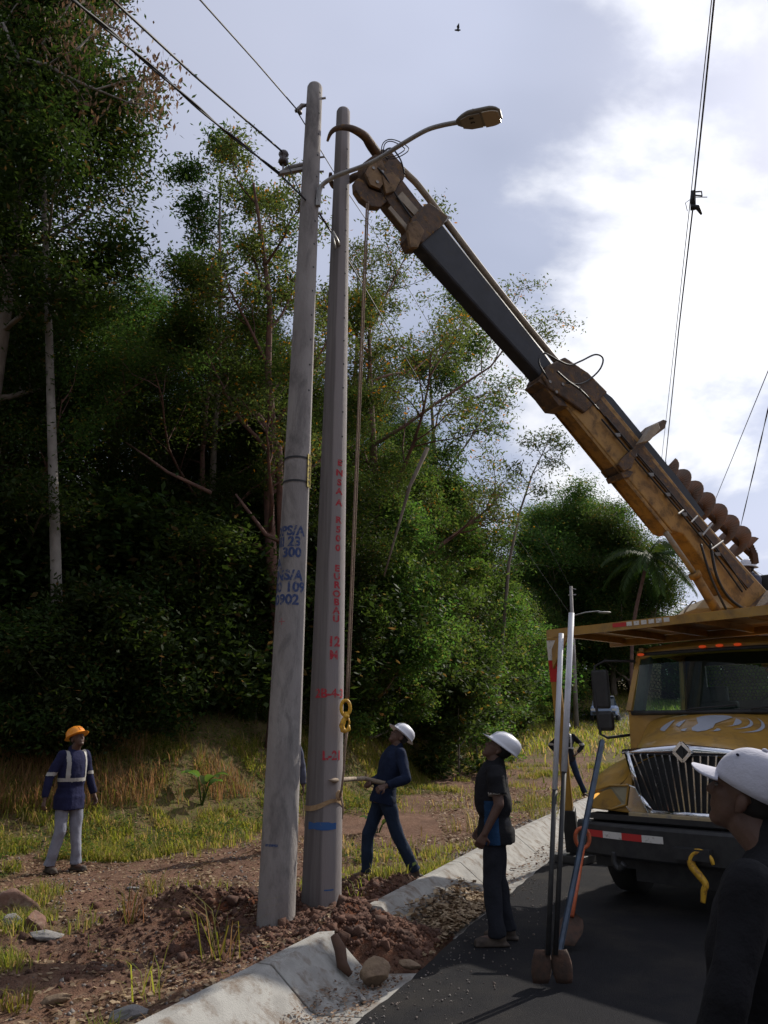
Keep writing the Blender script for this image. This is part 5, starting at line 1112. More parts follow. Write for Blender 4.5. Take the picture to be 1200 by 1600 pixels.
mb = MB(); mb.beam(base+Vector((0, 0, .08)), tl((TW @ Vector((-.5, 3.4, .55)))) if False else Vector((-.5, 3.4, .60)), .10, .10); mb.build('outrigger_beam', MT['black'], leg)
# cab protector box + rail right of the palm
bxp = [tl(WY(a, b_, 11.0)) for a, b_ in ((1070, 958), (1086, 942), (1126, 930), (1150, 955))]
mb = MB(); mb.plate(bxp, tl(TO+Vector((0, 1, 0)))-tl(TO), .7); mb.build('tool_box', mat('cream_panel', (.52, .42, .27), .6), truck, bevel=.02)
mb = MB(); mb.tube([tl(WY(a, b_, 10.8)) for a, b_ in ((1069, 958), (1072, 952), (1082, 940), (1086, 939), (1088, 943))], .012, 6); mb.build('grab_rail', MT['galv'], truck, True)
# ---------------------------------------------------------------- boom (in world space, stored in truck space)
BA = WY(1262, 1050, 11.35); BB = WY(580, 262, 8.25)
bax = (BB-BA).normalized(); bside = bax.cross(Vector((0, 0, 1))).normalized(); bup = bside.cross(bax).normalized()
def bp_(px, py, off=0.0): return on_plane(px, py, BA+bside*off, bside)
class BM_(MB):
    def build(s, *a, **k): s.v = [tuple(tl(p)) for p in s.v]; return MB.build(s, *a, **k)
def bt(px, py):  # param along axis for an image point
    return (bp_(px, py)-BA).dot(bax)
# axis in image: from (1262,1050) to (580,262)
def bpoly(name, pts, th, m, off=0.0, parent=None, bev=.0, smooth=False):
    mb_ = BM_(); mb_.plate([bp_(a, b_, off) for a, b_ in pts], bside, th); return mb_.build(name, MT[m], parent or truck, bevel=bev)
boom = bpoly('lower_boom', [(848, 592), (868, 572), (932, 622), (990, 692), (1039, 753), (1088, 815), (1147, 882), (1205, 945), (1290, 1040), (1230, 1080), (1150, 962), (1108, 908), (1056, 838), (1038, 832), (950, 728), (862, 622)], .26, 'boomy', bev=.02)
bpoly('boom_underweb', [(860, 620), (950, 726), (1040, 836), (1030, 832), (1000, 792), (962, 742), (900, 652), (850, 612)], .24, 'boomy', 0, boom, .008)
bpoly('boom_collar', [(834, 596), (842, 580), (870, 566), (906, 590), (936, 620), (900, 652), (866, 628), (845, 615)], .36, 'boomd', 0, boom, .02)
bpoly('boom_side_channel', [(905, 622), (918, 618), (1000, 716), (1085, 818), (1165, 912), (1155, 922), (1070, 822), (985, 720)], .30, 'boomd', 0, boom, .006)
bpoly('boom_top_strip', [(938, 618), (948, 626), (1052, 752), (1092, 806), (1084, 812), (1040, 758), (930, 630)], .22, 'boomb', 0, boom)
bpoly('lifting_lug', [(832, 602), (838, 594), (846, 600), (842, 612), (848, 622), (862, 640), (878, 642), (850, 616)], .30, 'boomd', 0, boom, .01)
bpoly('boom_bracket', [(960, 742), (952, 732), (958, 722), (1022, 662), (1028, 664), (1024, 676), (1000, 694), (980, 716), (972, 738)], .36, 'boomd', 0, boom, .01)
bpoly('bracket_arm', [(996, 694), (1016, 666), (1024, 662), (1028, 672), (1012, 690)], .10, 'fibre', -.30, boom, .01)
bpoly('boom_lower_lug', [(958, 744), (964, 738), (978, 742), (972, 750), (962, 752)], .3, 'boomd', 0, boom, .006)
# second (black) section
bpoly('second_boom', [(648, 386), (684, 355), (844, 556), (862, 582), (846, 604), (833, 590)], .22, 'boomb', 0, boom, .03)
s2 = bpoly('second_boom_collar', [(634, 352), (648, 336), (662, 326), (692, 348), (686, 358), (652, 388), (640, 388), (633, 374)], .30, 'boomd', 0, boom, .015)
bpoly('collar_plate', [(636, 364), (640, 388), (652, 388), (662, 362), (650, 346), (637, 350)], .05, 'cheek', -.17, s2, .006)
# third section
bpoly('third_boom', [(590, 306), (600, 290), (620, 284), (664, 342), (640, 370), (602, 324)], .20, 'boomd', 0, boom, .01)
for o_ in (-.12, .12): bpoly('boom_side_rail', [(606, 326), (610, 322), (646, 364), (641, 368)], .02, 'fibre', o_, boom)
bpoly('boom_side_rail', [(614, 316), (622, 308), (655, 346), (648, 352)], .24, 'fibre', 0, boom)
# tip: sheave head + tongs
hd = bpoly('boom_head', [(562, 262), (575, 252), (592, 240), (606, 244), (622, 262), (628, 282), (620, 298), (604, 306), (588, 304), (572, 292), (564, 276)], .20, 'boomd', 0, boom, .015)
bpoly('head_cheek_plate', [(580, 252), (594, 246), (600, 262), (604, 282), (592, 296), (578, 290), (570, 272)], .04, 'cheek', -.12, hd, .005)
bpoly('head_cheek_plate', [(596, 276), (612, 270), (624, 282), (616, 300), (602, 304)], .05, 'cheek', -.13, hd, .005)
bpoly('sheave_guard', [(552, 286), (558, 281), (566, 286), (574, 298), (590, 304), (602, 306), (604, 316), (592, 327), (578, 326), (562, 314), (553, 300)], .10, 'boomd', -.04, hd, .01)
sh = BM_(); c_ = bp_(584, 300); rings = []
for dx, r in ((-.03, .11), (-.03, .14), (0, .10), (.03, .14), (.03, .11)): rings.append([c_+bside*dx+(bax*math.cos(a)+bup*math.sin(a))*r for a in np.linspace(0, 2*math.pi, 25)[:-1]])
sh.loft(rings); sh.build('sheave', MT['rust'], hd, smooth=True)
tg = BM_(); tpts = [(596, 250), (580, 240), (570, 236), (550, 231), (532, 231), (520, 233), (513, 237)]
tg.tube(*spl([bp_(a, b_, -.0)-Vector((0, .34*math.sin(i/6*2.6), 0)) for i, (a, b_) in enumerate(tpts)], [.07, .066, .055, .042, .034, .026, .014]), 10); tg.build('pole_tong', MT['boomd'], hd, smooth=True)
tg = BM_(); tpts = [(575, 272), (555, 262), (538, 263), (522, 266), (515, 260), (515, 254)]
tg.tube(*spl([bp_(a, b_, 0)+Vector((0, .30*math.sin((i+.2)/5*2.4), 0)) for i, (a, b_) in enumerate(tpts)], [.06, .05, .045, .04, .032, .02]), 9); tg.build('pole_tong', MT['boomd'], hd, smooth=True)
tb = BM_(); tb.tube(spl([bp_(606, 246), bp_(640, 276), bp_(667, 307), bp_(775, 449), bp_(872, 568)]), .045, 10); tb.build('hose_tube', MT['fibre'], boom, smooth=True)
tb = BM_(); tb.tube([bp_(622, 285, -.02), bp_(668, 333, -.02), bp_(763, 452, -.02), bp_(856, 566, -.02)], .018, 7); tb.build('hose_tube', MT['fibre'], boom, smooth=True)
bpoly('tube_clip', [(682, 342), (690, 338), (702, 342), (694, 350), (686, 352)], .1, 'steel', 0, boom)
# hoses
hs = BM_(); hs.tube(spl([bp_(856, 592, -.3), bp_(842, 566, -.32), bp_(850, 552, -.3), bp_(870, 562, -.3), bp_(890, 570, -.25), bp_(908, 564, -.2), bp_(930, 554, -.2), bp_(942, 560, -.2), bp_(938, 576, -.2), bp_(922, 592, -.2), bp_(905, 600, -.25), bp_(885, 598, -.3)]), .012, 7); hs.build('hydraulic_hose', MT['wire'], boom, smooth=True)
for hp, hr in (([(870, 580, -.28), (888, 596, -.3), (910, 612, -.28), (935, 640, -.25)], .014), ([(1110, 850, -.26), (1120, 900, -.28), (1140, 935, -.26), (1175, 960, -.25)], .02), ([(1095, 850, -.26), (1112, 905, -.28), (1136, 955, -.26)], .016)):
    hs = BM_(); hs.tube(spl([bp_(*q_) for q_ in hp]), hr, 6); hs.build('hydraulic_hose', MT['wire'], boom, smooth=True)
# stowage rungs
for (a, b_) in (((1068, 797), (1060, 803)), ((1090, 806), (1080, 816)), ((1113, 818), (1098, 836)), ((1130, 845), (1112, 858))):
    hs = BM_(); hs.tube([bp_(*a, -.25), bp_(*b_, -.30)], .012, 6); hs.build('rung', MT['galv'], boom)
for (a, b_) in ((584, 262), (590, 284), (606, 282), (598, 268), (646, 352), (656, 364), (666, 346), (860, 596), (880, 600), (905, 604), (870, 612)):
    hs = BM_(); c_ = bp_(a, b_, -.15 if a < 700 else -.19); hs.tube([c_, c_+bside*.05], .022, 8); hs.build('pin', MT['steel'], boom)
for pts_ in ([(606, 250, -.12), (600, 238, -.14), (612, 232, -.12), (626, 250, -.1), (632, 272, -.1)], [(590, 262, -.14), (602, 276, -.16), (616, 300, -.13), (640, 336, -.12), (652, 346, -.14)]):
    hs = BM_(); hs.tube(spl([bp_(*q_) for q_ in pts_]), .011, 6); hs.build('hydraulic_hose', MT['wire'], boom, smooth=True)
for k in range(7):   # welded stiffeners and clamps along the lower boom
    a, b_ = 965+k*26, 680+k*31; hs = BM_(); c_ = bp_(a, b_, -.155); hs.box(c_, (.07, .03, .05)); hs.build('hose_clamp', MT['steel'], boom)
hs = BM_(); hs.tube(spl([bp_(940, 655, -.17), bp_(1000, 726, -.17), bp_(1060, 797, -.17), bp_(1120, 870, -.17), bp_(1160, 925, -.17)]), .013, 6); hs.build('hydraulic_hose', MT['wire'], boom, smooth=True)
hs = BM_(); hs.tube(spl([bp_(946, 650, -.17), bp_(1006, 721, -.17), bp_(1066, 792, -.17), bp_(1126, 865, -.17), bp_(1166, 922, -.17)]), .010, 6); hs.build('hydraulic_hose', MT['wire'], boom, smooth=True)
# lift cylinder
cyl = BM_(); cyl.tube([bp_(1040, 832, -.12), bp_(1086, 898, -.12)], .038, 12); cyl.build('cylinder_rod', MT['fibre'], truck, smooth=True)
cyl = BM_(); cyl.tube([bp_(1086, 898, -.12), bp_(1135, 980, -.12)], .065, 14); cyl.tube([bp_(1084, 895, -.12), bp_(1088, 902, -.12)], .085, 14); cyl.build('cylinder_barrel', MT['boomy'], truck, smooth=True)
cyl = BM_(); cyl.tube([bp_(1058, 838, .05), bp_(1101, 896, .05)], .025, 10); cyl.build('cylinder_rod', MT['fibre'], truck, smooth=True)
tm = BM_(); tm.plate([bp_(a, b_) for a, b_ in ((1150, 1000), (1150, 958), (1185, 925), (1230, 935), (1300, 1000), (1310, 1020), (1250, 1030))], bside, .75); tm.build('turret', MT['boomd'], truck, bevel=.02)
# auger
ag = empty('auger', (0, 0, 0)); ag.parent = truck; a0, a1 = bp_(1036, 736, .30), bp_(1166, 860, .30); aax = (a1-a0).normalized(); aU = aax.orthogonal().normalized(); aV = aax.cross(aU); al = (a1-a0).length
sh = BM_(); sh.tube([a0-aax*.2, a1+aax*.1], .045, 10); sh.build('auger_shaft', MT['rust'], ag, smooth=True)
fl = BM_(); turns = 7.0; n_ = 170; rin, rout = .045, .255; rw = []
for i in range(n_):
    t_ = i/(n_-1); a = 2*math.pi*turns*t_+1.2; c = a0+aax*al*t_; dr = aU*math.cos(a)+aV*math.sin(a); rw.append([c+dr*rin, c+dr*rout, c+dr*rout+aax*.012, c+dr*rin+aax*.012])
fl.loft([[tuple(p) for p in r_] for r_ in rw]); fl.build('auger_flight', mat('worn_orange_flight', (.21, .105, .055), .6, dirt=(.15, .12, .10), dscale=4, dlo=.42, dhi=.66), ag)
tt = BM_()
for k in range(5): tt.box(a1+aax*.1+aU*.07*(k-2)+aV*.03, (.08, .08, .16)); 
tt.build('auger_teeth', MT['rust'], ag)
for (px, py) in ((1046, 744), (1100, 800), (1135, 842)):
    c_ = bp_(px-8, py+10, .15); q = BM_(); q.beam(c_, c_+bside*.26+bup*.12, .05, .08); q.build('auger_bracket', MT['boomd'], ag)
# operator station seat & rail
so = tl(WY(1182, 935, 12.1)); mb = MB(); mb.box(so+Vector((0, 0, -.12)), (.45, .45, .12)); mb.box(so+Vector((0, .25, .15)), (.42, .08, .5)); mb.beam(so+Vector((0, 0, -.15)), so+Vector((0, 0, -1.4)), .12, .12); mb.build('operator_seat', MT['black'], truck, bevel=.02)
mb = MB(); mb.tube([tl(WY(1152, 868, 12.6)), tl(WY(1205, 918, 12.6))], .018, 7); mb.build('guard_rail', MT['fibre'], truck, True)

# ---------------------------------------------------------------- winch line, hook, strap
ln = WY(573, 318, 8.1); hook_top = WY(541, 1098, 7.95)
def free(a, b_, r, label, name='winch_line', off=0): 
    mb = MB(); P = [a+(b_-a)*t for t in np.linspace(0, 1, 20)]; mb.tube(P, r, 7); o = mb.build(name, MT['rope'], None, True); return tag(o, label, 'rope', None)
free(ln, hook_top, .011, 'front fall of the winch line hanging from the boom tip to the yellow hook')
free(ln+Vector((.022, .03, .05)), hook_top+Vector((.02, .03, .02)), .009, 'second thinner fall of the winch line just behind the front one')
hk = empty('load_hook', hook_top, 0, 'yellow load hook and swivel hanging on the winch line beside the new pole', 'hook')
def hw_(px, py, Y=7.95): return WY(px, py, Y)-hook_top
mb = MB(); ring_ = [hw_(540+7*math.cos(a), 1106+12*math.sin(a)) for a in np.linspace(0, 2*math.pi, 21)]; mb.tube(ring_, .018, 8, caps=False); mb.build('swivel_link', MT['hooky'], hk, True)
mb = MB(); mb.tube([hw_(a, b_) for a, b_ in ((541, 1112), (541, 1119), (537, 1126), (534, 1134), (536, 1141), (541, 1143), (545, 1139), (545, 1132))], [.016, .022, .026, .028, .028, .026, .02, .01], 9); mb.tube([hw_(543, 1119), hw_(546, 1128), hw_(545, 1134)], .010, 6); mb.build('hook', MT['hooky'], hk, True)
mb = MB(); mb.tube([hw_(541, 1116), hw_(541, 1122)], .03, 10); mb.build('hook_eye', MT['hooky'], hk, True)
# sling from hook down to the pole
sl = empty('lifting_sling', (0, 0, 0), 0, 'tan webbing sling wrapped round the new pole and tied to the hook', 'sling'); pz = zfor('R', 1252); 
mb = MB(); 
for dx in (0, .02): mb.tube([WY(541+dx*100, 1140, 7.94), WY(539, 1170, 7.94), WY(537, 1205, 7.96), WY(534, 1232, 7.98), WY(531, 1246, 8.0)], .011, 7)
mb.build('sling_leg', MT['rope'], sl, True)
rows = [[], []]; b0_, t0_ = PRb, PRt; za = zfor('R', 1262)
for i in range(49):
    a = 2*math.pi*i/48; lift = .085*math.exp(-(((a-5.35+math.pi) % (2*math.pi)-math.pi)/.75)**2); z0_ = za+lift-.035; wv = .05*(1-.35*math.exp(-((a-5.4)/.5)**2))
    for k, zq in enumerate((z0_, z0_+wv)): c = ppt(PRb, PRt, zq); r = rad('R', zq)+.009+.004*math.sin(a*5); rows[k].append((c.x+math.cos(a)*r, c.y+math.sin(a)*r, zq))
mb = MB(); mb.loft(rows, closed=False); mb.build('strap', MT['strap'], sl, True)
mb = MB(); mb.ell(WY(530, 1243, 8.02), (.035, .03, .05)); mb.build('knot', MT['strap'], sl, True)
mb = MB(); mb.tube([WY(533, 1245, 7.98), WY(536, 1262, 7.96), WY(535, 1280, 7.96)], [.012, .01, .004], 6); mb.build('rope_end', MT['rope'], sl, True)

# ---------------------------------------------------------------- hand tools by the bumper
dg = empty('post_hole_digger', Vector((1.17, 6.02, 0)), 0, 'post hole digger with two long white handles standing before the truck', 'digging tool'); DO = Vector((1.17, 6.02, 0))
for (tx, ty), (bx_, by), s_ in (((877, 990), (856, 1492), -1), ((893, 958), (868, 1492), 1)):
    top = WY(tx, ty, 6.25)-DO; bot = WY(bx_, by, 6.05)-DO; k = .52 if s_ < 0 else .50; mid = top+(bot-top)*k
    mb = MB(); mb.tube([top, mid], .021 if s_ < 0 else .024, 10); mb.build('handle', MT['white'], dg, True)
    mb = MB(); mb.tube([mid, bot], .019, 10); mb.build('handle_lower', MT['black'], dg, True)
    rows = []
    for i in range(7):
        t_ = i/6; c = bot+Vector((0, 0, .03-.21*t_)); c.z = max(c.z, .005) if i == 6 else c.z; wdt = .05+.045*math.sin(math.pi*min(1, t_*.75+.1)); rows.append([c+Vector((wdt*math.sin(a)*.75+s_*(.035+.02*t_), -wdt*.35*(math.cos(a))+.03, 0)) for a in np.linspace(-1.3, 1.3, 9)])
    mb = MB(); mb.loft(rows, closed=False); o = mb.build('blade', MT['blade'], dg, True); md = o.modifiers.new('t', 'SOLIDIFY'); md.thickness = .006
bo = WY(866, 1500, 6.35); bo.z = .0; btop = WY(941, 1158, 7.75); mb = MB(); rr0 = [bo, bo+(btop-bo)*.3, btop]
mb.tube(rr0, [.022, .024, .027], 6); tag(mb.build('digging_bar', MT['blue'], None), 'blue grey iron bar leaning against the end of the truck bumper', 'digging bar')
# orange shovel leaning on the bumper
so_ = empty('shovel', (0, 0, 0), 0, 'orange shovel with a loop grip leaning on the bumper end', 'shovel'); s_t = WY(911, 1325, 7.55); s_b = WY(893, 1432, 7.1)
mb = MB(); mb.tube([s_t, s_b], .021, 9); mb.build('handle', MT['orange'], so_, True)
mb = MB(); mb.tube([s_t+Vector((math.cos(a)*.065, 0, .085+math.sin(a)*.085)) for a in np.linspace(-1.57, 4.71, 17)], .018, 8, caps=False); mb.build('grip', MT['orange'], so_, True)
rows = []
for i in range(6):
    t_ = i/5; c = s_b+(s_b-s_t).normalized()*(.30*t_-.03); wdt = .03+.085*min(1, t_*4)*(1-.6*max(0, t_-.6)/.4); rows.append([c+Vector((x*wdt, .03*(1-x*x), 0)) for x in np.linspace(-1, 1, 7)])
mb = MB(); mb.loft(rows, closed=False); o = mb.build('blade', MT['blade'], so_, True); md = o.modifiers.new('t', 'SOLIDIFY'); md.thickness = .005

# ---------------------------------------------------------------- parked vehicle down the road
def car():
    p = WY(946, 1118, 56.5); p.z = float(hz(p.x, 56.5, False))+.07; root = empty('parked_car', p, R(-18), 'pale blue vehicle parked far down the road, seen past the truck mirror', 'car')
    sect = [(-2.3, .55, .95, .8), (-2.2, .45, 1.05, .88), (-1.2, .42, 1.12, .92), (0, .42, 1.15, .93), (1.4, .42, 1.15, .92), (2.1, .45, 1.12, .88), (2.2, .55, 1.0, .8)]
    mb = MB(); mb.loft([[(-w_, y, z0), (w_, y, z0), (w_, y, z1-.15), (w_*.9, y, z1), (-w_*.9, y, z1), (-w_, y, z1-.15)] for y, z0, z1, w_ in sect]); mb.build('body', mat('pale_blue_car_paint', (.30, .38, .55), .3), root, bevel=.03)
    mb = MB(); mb.loft([[(-w_, y, 1.08), (w_, y, 1.08), (w_*.82, y+dy, z), (-w_*.82, y+dy, z)] for y, dy, z, w_ in ((-1.5, .5, 1.12, .86), (-1.1, .35, 1.72, .86), (1.5, -.1, 1.72, .86), (2.0, -.2, 1.12, .86))]); mb.build('cabin', mat('car_window', (.05, .07, .09), .1), root, bevel=.02)
    mb = MB(); mb.box((0, .25, 1.75), (1.35, 2.4, .06)); mb.build('roof', mat('white_roof', (.6, .62, .66), .3), root, bevel=.02)
    for x in (-.85, .85):
        for y in (-1.5, 1.45):
            mb = MB(); mb.tube([(x-.1, y, .34), (x+.1, y, .34)], .34, 18); wh = mb.build('wheel', MT['rubber'], root, True); mb = MB(); mb.tube([(x-.11, y, .34), (x+.11, y, .34)], .19, 12); mb.build('rim', MT['steel'], wh, True)
    for x in (-.7, .7): mb = MB(); mb.box((x, -2.28, .82), (.3, .08, .14)); mb.build('headlight', MT['whitet'], root)
    mb = MB(); mb.box((0, -2.3, .60), (1.5, .1, .18)); mb.build('bumper', MT['black'], root)
car()
# ---------------------------------------------------------------- people
from mathutils import noise as mno
def remeshed(mb, name, voxel, m, parent, smooth_it=4, wrinkle=0.0, wscale=9.0, dec=None):
    me = mb.mesh(name+'_src'); o = bpy.data.objects.new(name+'_src', me); sc.collection.objects.link(o)
    md = o.modifiers.new('r', 'REMESH'); md.mode = 'VOXEL'; md.voxel_size = voxel
    ms = o.modifiers.new('s', 'SMOOTH'); ms.iterations = smooth_it; ms.factor = .5
    dg_ = bpy.context.evaluated_depsgraph_get(); out = bpy.data.meshes.new_from_object(o.evaluated_get(dg_)); bpy.data.objects.remove(o); out.name = name
    if wrinkle:
        out.update(); 
        for v in out.vertices:
            p = v.co; k = mno.noise(Vector((p.x*wscale, p.y*wscale, p.z*wscale*.8)))+.5*mno.noise(Vector((p.x*wscale*2.3, p.y*wscale*2.3, p.z*wscale*1.4+5)))
            v.co = p+v.normal*(k*wrinkle)
        out.update()
    return link(name, out, m, parent, True)
MT['eye'] = mat('eye', (.10, .085, .08), .3)
def hand(mb, w, d, n, curl=.6, side=1):
    """w wrist, d hand direction, n palm normal, side: +1 thumb on +cross side"""
    d = d.normalized(); n = (n-d*n.dot(d)).normalized(); l = d.cross(n)*side
    for k in (-.022, 0, .022): mb.cap(w+l*k*.6+d*.01, w+l*k*1.15+d*.078, .017, .015, 8)
    for i, (off, ln_) in enumerate(((.032, .070), (.011, .078), (-.010, .073), (-.030, .058))):
        b = w+l*off+d*.085; c1 = (d*math.cos(curl*.6)+n*math.sin(curl*.6)+l*off*1.5).normalized(); c2 = (d*math.cos(curl*1.6)+n*math.sin(curl*1.6)).normalized(); c3 = (d*math.cos(curl*2.5)+n*math.sin(curl*2.5)).normalized()
        q1 = b+c1*ln_*.45; q2 = q1+c2*ln_*.33; q3 = q2+c3*ln_*.24; mb.cap(b-d*.015, q1, .0105, .0095, 7); mb.cap(q1, q2, .0095, .0085, 7); mb.cap(q2, q3, .0085, .0075, 7)
    t0 = w+l*.030+d*.02; t1 = t0+(l*.75+d*.6+n*.25).normalized()*.038; t2 = t1+(d*.9+n*.5+l*.1).normalized()*.032; mb.cap(t0-l*.01, t1, .013, .011, 7); mb.cap(t1, t2, .011, .009, 7)
def torso(mb, J, infl, z0=-.10, top=True, fat=1.0, hemw=0.0):
    lat0 = (J['hipL']-J['hipR']).normalized(); lat1 = (J['shL']-J['shR']).normalized(); P, W_, C = J['pelvis'], J['waist'], J['chest']; S = (J['shL']+J['shR'])/2; Nk = J['neck']
    dn = (P-W_).normalized(); st = [(P+dn*(-z0), .172+hemw, .122+hemw, 0), (P+dn*.04, .172+hemw, .122+hemw, 0), (P, .165, .118, .1), (P.lerp(W_, .6), .150, .108, .25), (W_, .145*fat, .106*fat, .4), (W_.lerp(C, .5), .152*fat, .112*fat, .6), (C, .165, .118, .8), (C.lerp(S, .5), .172, .112, .9), (S-(S-C).normalized()*.03, .165, .098, 1), (S+(Nk-S)*.45, .125, .078, 1), (Nk, .066, .062, 1)]
    if not top: st = st[:5]
    rings = []
    for i, (c, a, b, t_) in enumerate(st):
        lat = lat0.lerp(lat1, t_).normalized(); pr = st[max(i-1, 0)][0]; nx_ = st[min(i+1, len(st)-1)][0]; ax_ = (nx_-pr).normalized(); fw = lat.cross(ax_).normalized(); lt_ = ax_.cross(fw)
        rings.append([c+lt_*math.copysign(abs(math.cos(u))**.85, math.cos(u))*(a+infl)+fw*math.sin(u)*(b+infl) for u in np.linspace(0, 2*math.pi, 25)[:-1]])
    mb.loft(rings)
BASEJ = dict(hipL=(0, .09, .91), kneeL=(.02, .10, .49), ankL=(-.01, .11, .09), hipR=(0, -.09, .91), kneeR=(.02, -.10, .49), ankR=(-.01, -.11, .09), pelvis=(0, 0, .95), waist=(.005, 0, 1.08), chest=(.01, 0, 1.28),
    shL=(0, .185, 1.43), elL=(-.03, .25, 1.14), wrL=(.06, .27, .89), shR=(0, -.185, 1.43), elR=(-.03, -.25, 1.14), wrR=(.06, -.27, .89), neck=(-.01, 0, 1.48), head=(.025, 0, 1.62))
def person(label, loc, yaw, J=None, scale=1.0, head_pitch=0.0, head_yaw=0.0, head_roll=0.0, shirt='navy', pants='jean', sleeve='long', hat='hatw', shirt_z=-.14, vox=.0075, cvox=.011, footL=None, footR=None, curl=(.5, .5), palm=(None, None), fat=1.0, extra=None, boots='boot', glove=False, hair=True):
    root = empty('person', loc, yaw, label, 'person'); root.scale = (scale,)*3; j = {k: Vector(v) for k, v in BASEJ.items()}
    for k, v in (J or {}).items(): j[k] = Vector(v)
    mb = MB(); torso(mb, j, 0, fat=fat)
    for s_ in 'LR':
        sg = 1 if s_ == 'L' else -1
        mb.cap(j['hip'+s_], j['knee'+s_], .083, .055); mb.cap(j['knee'+s_], j['knee'+s_].lerp(j['ank'+s_], .35), .053, .055); mb.cap(j['knee'+s_].lerp(j['ank'+s_], .3), j['ank'+s_], .053, .034)
        mb.cap(j['sh'+s_]-Vector((0, sg*.02, .01)), j['el'+s_], .056, .041); mb.cap(j['el'+s_], j['wr'+s_], .041, .027)
        d = (j['wr'+s_]-j['el'+s_]).normalized(); n_ = Vector(palm[0 if s_ == 'L' else 1]) if palm[0 if s_ == 'L' else 1] else Vector((0, -sg, 0))
        hand(mb, j['wr'+s_], d, n_, curl[0 if s_ == 'L' else 1], side=sg)
        mb.ell(j['ank'+s_]+Vector((.05, 0, -.04)), (.11, .04, .035))
    Rh = Matrix.Rotation(head_yaw, 3, 'Z') @ Matrix.Rotation(-head_pitch, 3, 'Y') @ Matrix.Rotation(head_roll, 3, 'X'); hc = j['head']; H_ = lambda *p: hc+Rh @ Vector(p)
    mb.cap(j['neck']-Vector((0, 0, .03)), H_(-.015, 0, -.07), .062, .058, 16)
    mb.ell(H_(-.008, 0, .035), (.098, .077, .097), Rh, 24, 16); mb.ell(H_(.030, 0, -.03), (.066, .060, .085), Rh, 20, 14); mb.ell(H_(.058, 0, -.092), (.030, .034, .026), Rh); mb.ell(H_(.045, .035, -.015), (.04, .026, .035), Rh); mb.ell(H_(.045, -.035, -.015), (.04, .026, .035), Rh)
    mb.cap(H_(.084, 0, .015), H_(.104, 0, -.022), .011, .015, 8); mb.cap(H_(.075, -.036, .026), H_(.075, .036, .026), .015, .015, 8); mb.cap(H_(.084, -.018, -.050), H_(.084, .018, -.050), .009, .009, 8); mb.cap(H_(.082, -.016, -.062), H_(.082, .016, -.062), .010, .010, 8)
    for sg in (-1, 1): mb.ell(H_(-.008, sg*.080, -.012), (.019, .010, .032), Rh, 12, 8); mb.ell(H_(-.002, sg*.078, -.035), (.010, .008, .012), Rh, 8, 6)
    remeshed(mb, 'body', vox, MT['skin'], root, 3)
    for sg in (-1, 1): mb = MB(); mb.ell(H_(.081, sg*.031, .004), (.009, .012, .007), Rh, 8, 6); mb.build('eye', MT['eye'], root, True)
    # hair
    if hair:
        mb = MB(); rings = []
        for t_ in np.linspace(0, 1, 9):
            z = .128-.175*t_; rr_ = math.sqrt(max(0, 1-((z-.035)/.101)**2))
            rings.append([H_(-.012+max(.1, rr_)*.101*math.cos(u)*(1 if math.cos(u) < 0 else (.95 if z > .07 else .55)), rr_*.081*math.sin(u), z) for u in np.linspace(0, 2*math.pi, 25)[:-1]])
        mb.loft(rings); mb.build('hair', MT['hair'], root, True)
    # shirt
    mb = MB(); torso(mb, j, .017, z0=shirt_z, fat=fat, hemw=.012)
    for s_ in 'LR':
        sg = 1 if s_ == 'L' else -1; sh_, el, wr = j['sh'+s_], j['el'+s_], j['wr'+s_]
        if sleeve == 'long': mb.cap(sh_-Vector((0, sg*.02, .01)), el, .071, .056); mb.tube([el-(wr-el)*.05, el+(wr-el)*.3, el+(wr-el)*.9], [.054, .055, .042], 14)
        else: mb.tube([sh_-Vector((0, sg*.05, 0)), sh_+(el-sh_)*.25, sh_+(el-sh_)*.72], [.078, .074, .076], 14)
    mb.cap(j['neck']-Vector((0, 0, .03)), j['neck']+Vector((-.004, 0, .012)), .074, .070, 14)
    remeshed(mb, 'shirt', cvox, MT[shirt], root, 2, .011, 8)
    mb = MB(); torso(mb, j, .010, z0=-.09, top=False)
    for s_ in 'LR':
        hp, kn, an = j['hip'+s_], j['knee'+s_], j['ank'+s_]; mb.cap(hp, kn, .098, .074); mb.tube([kn-(an-kn)*.04, kn+(an-kn)*.3, kn+(an-kn)*.8, kn+(an-kn)*1.04], [.073, .072, .066, .072], 16)
    remeshed(mb, 'trousers', cvox, MT[pants], root, 2, .012, 7)
    for s_ in 'LR':
        an = j['ank'+s_]; ft_ = footL if s_ == 'L' else footR; sg = 1 if s_ == 'L' else -1; a = (ft_ or (0, 0))[0]+sg*.15; pt = (ft_ or (0, 0))[1]; Rf = Matrix.Rotation(a, 3, 'Z') @ Matrix.Rotation(pt, 3, 'Y'); B_ = lambda *p: an+Rf @ Vector(p)
        mb = MB(); mb.cap(B_(-.01, 0, .06), B_(-.02, 0, -.03), .052, .05); mb.cap(B_(-.03, 0, -.05), B_(.10, 0, -.055), .042, .040); mb.ell(B_(.12, 0, -.052), (.065, .047, .036), Rf); mb.box(B_(.045, 0, -.078), (.27, .09, .022), Rf); remeshed(mb, 'boot', .009, MT[boots], root, 2)
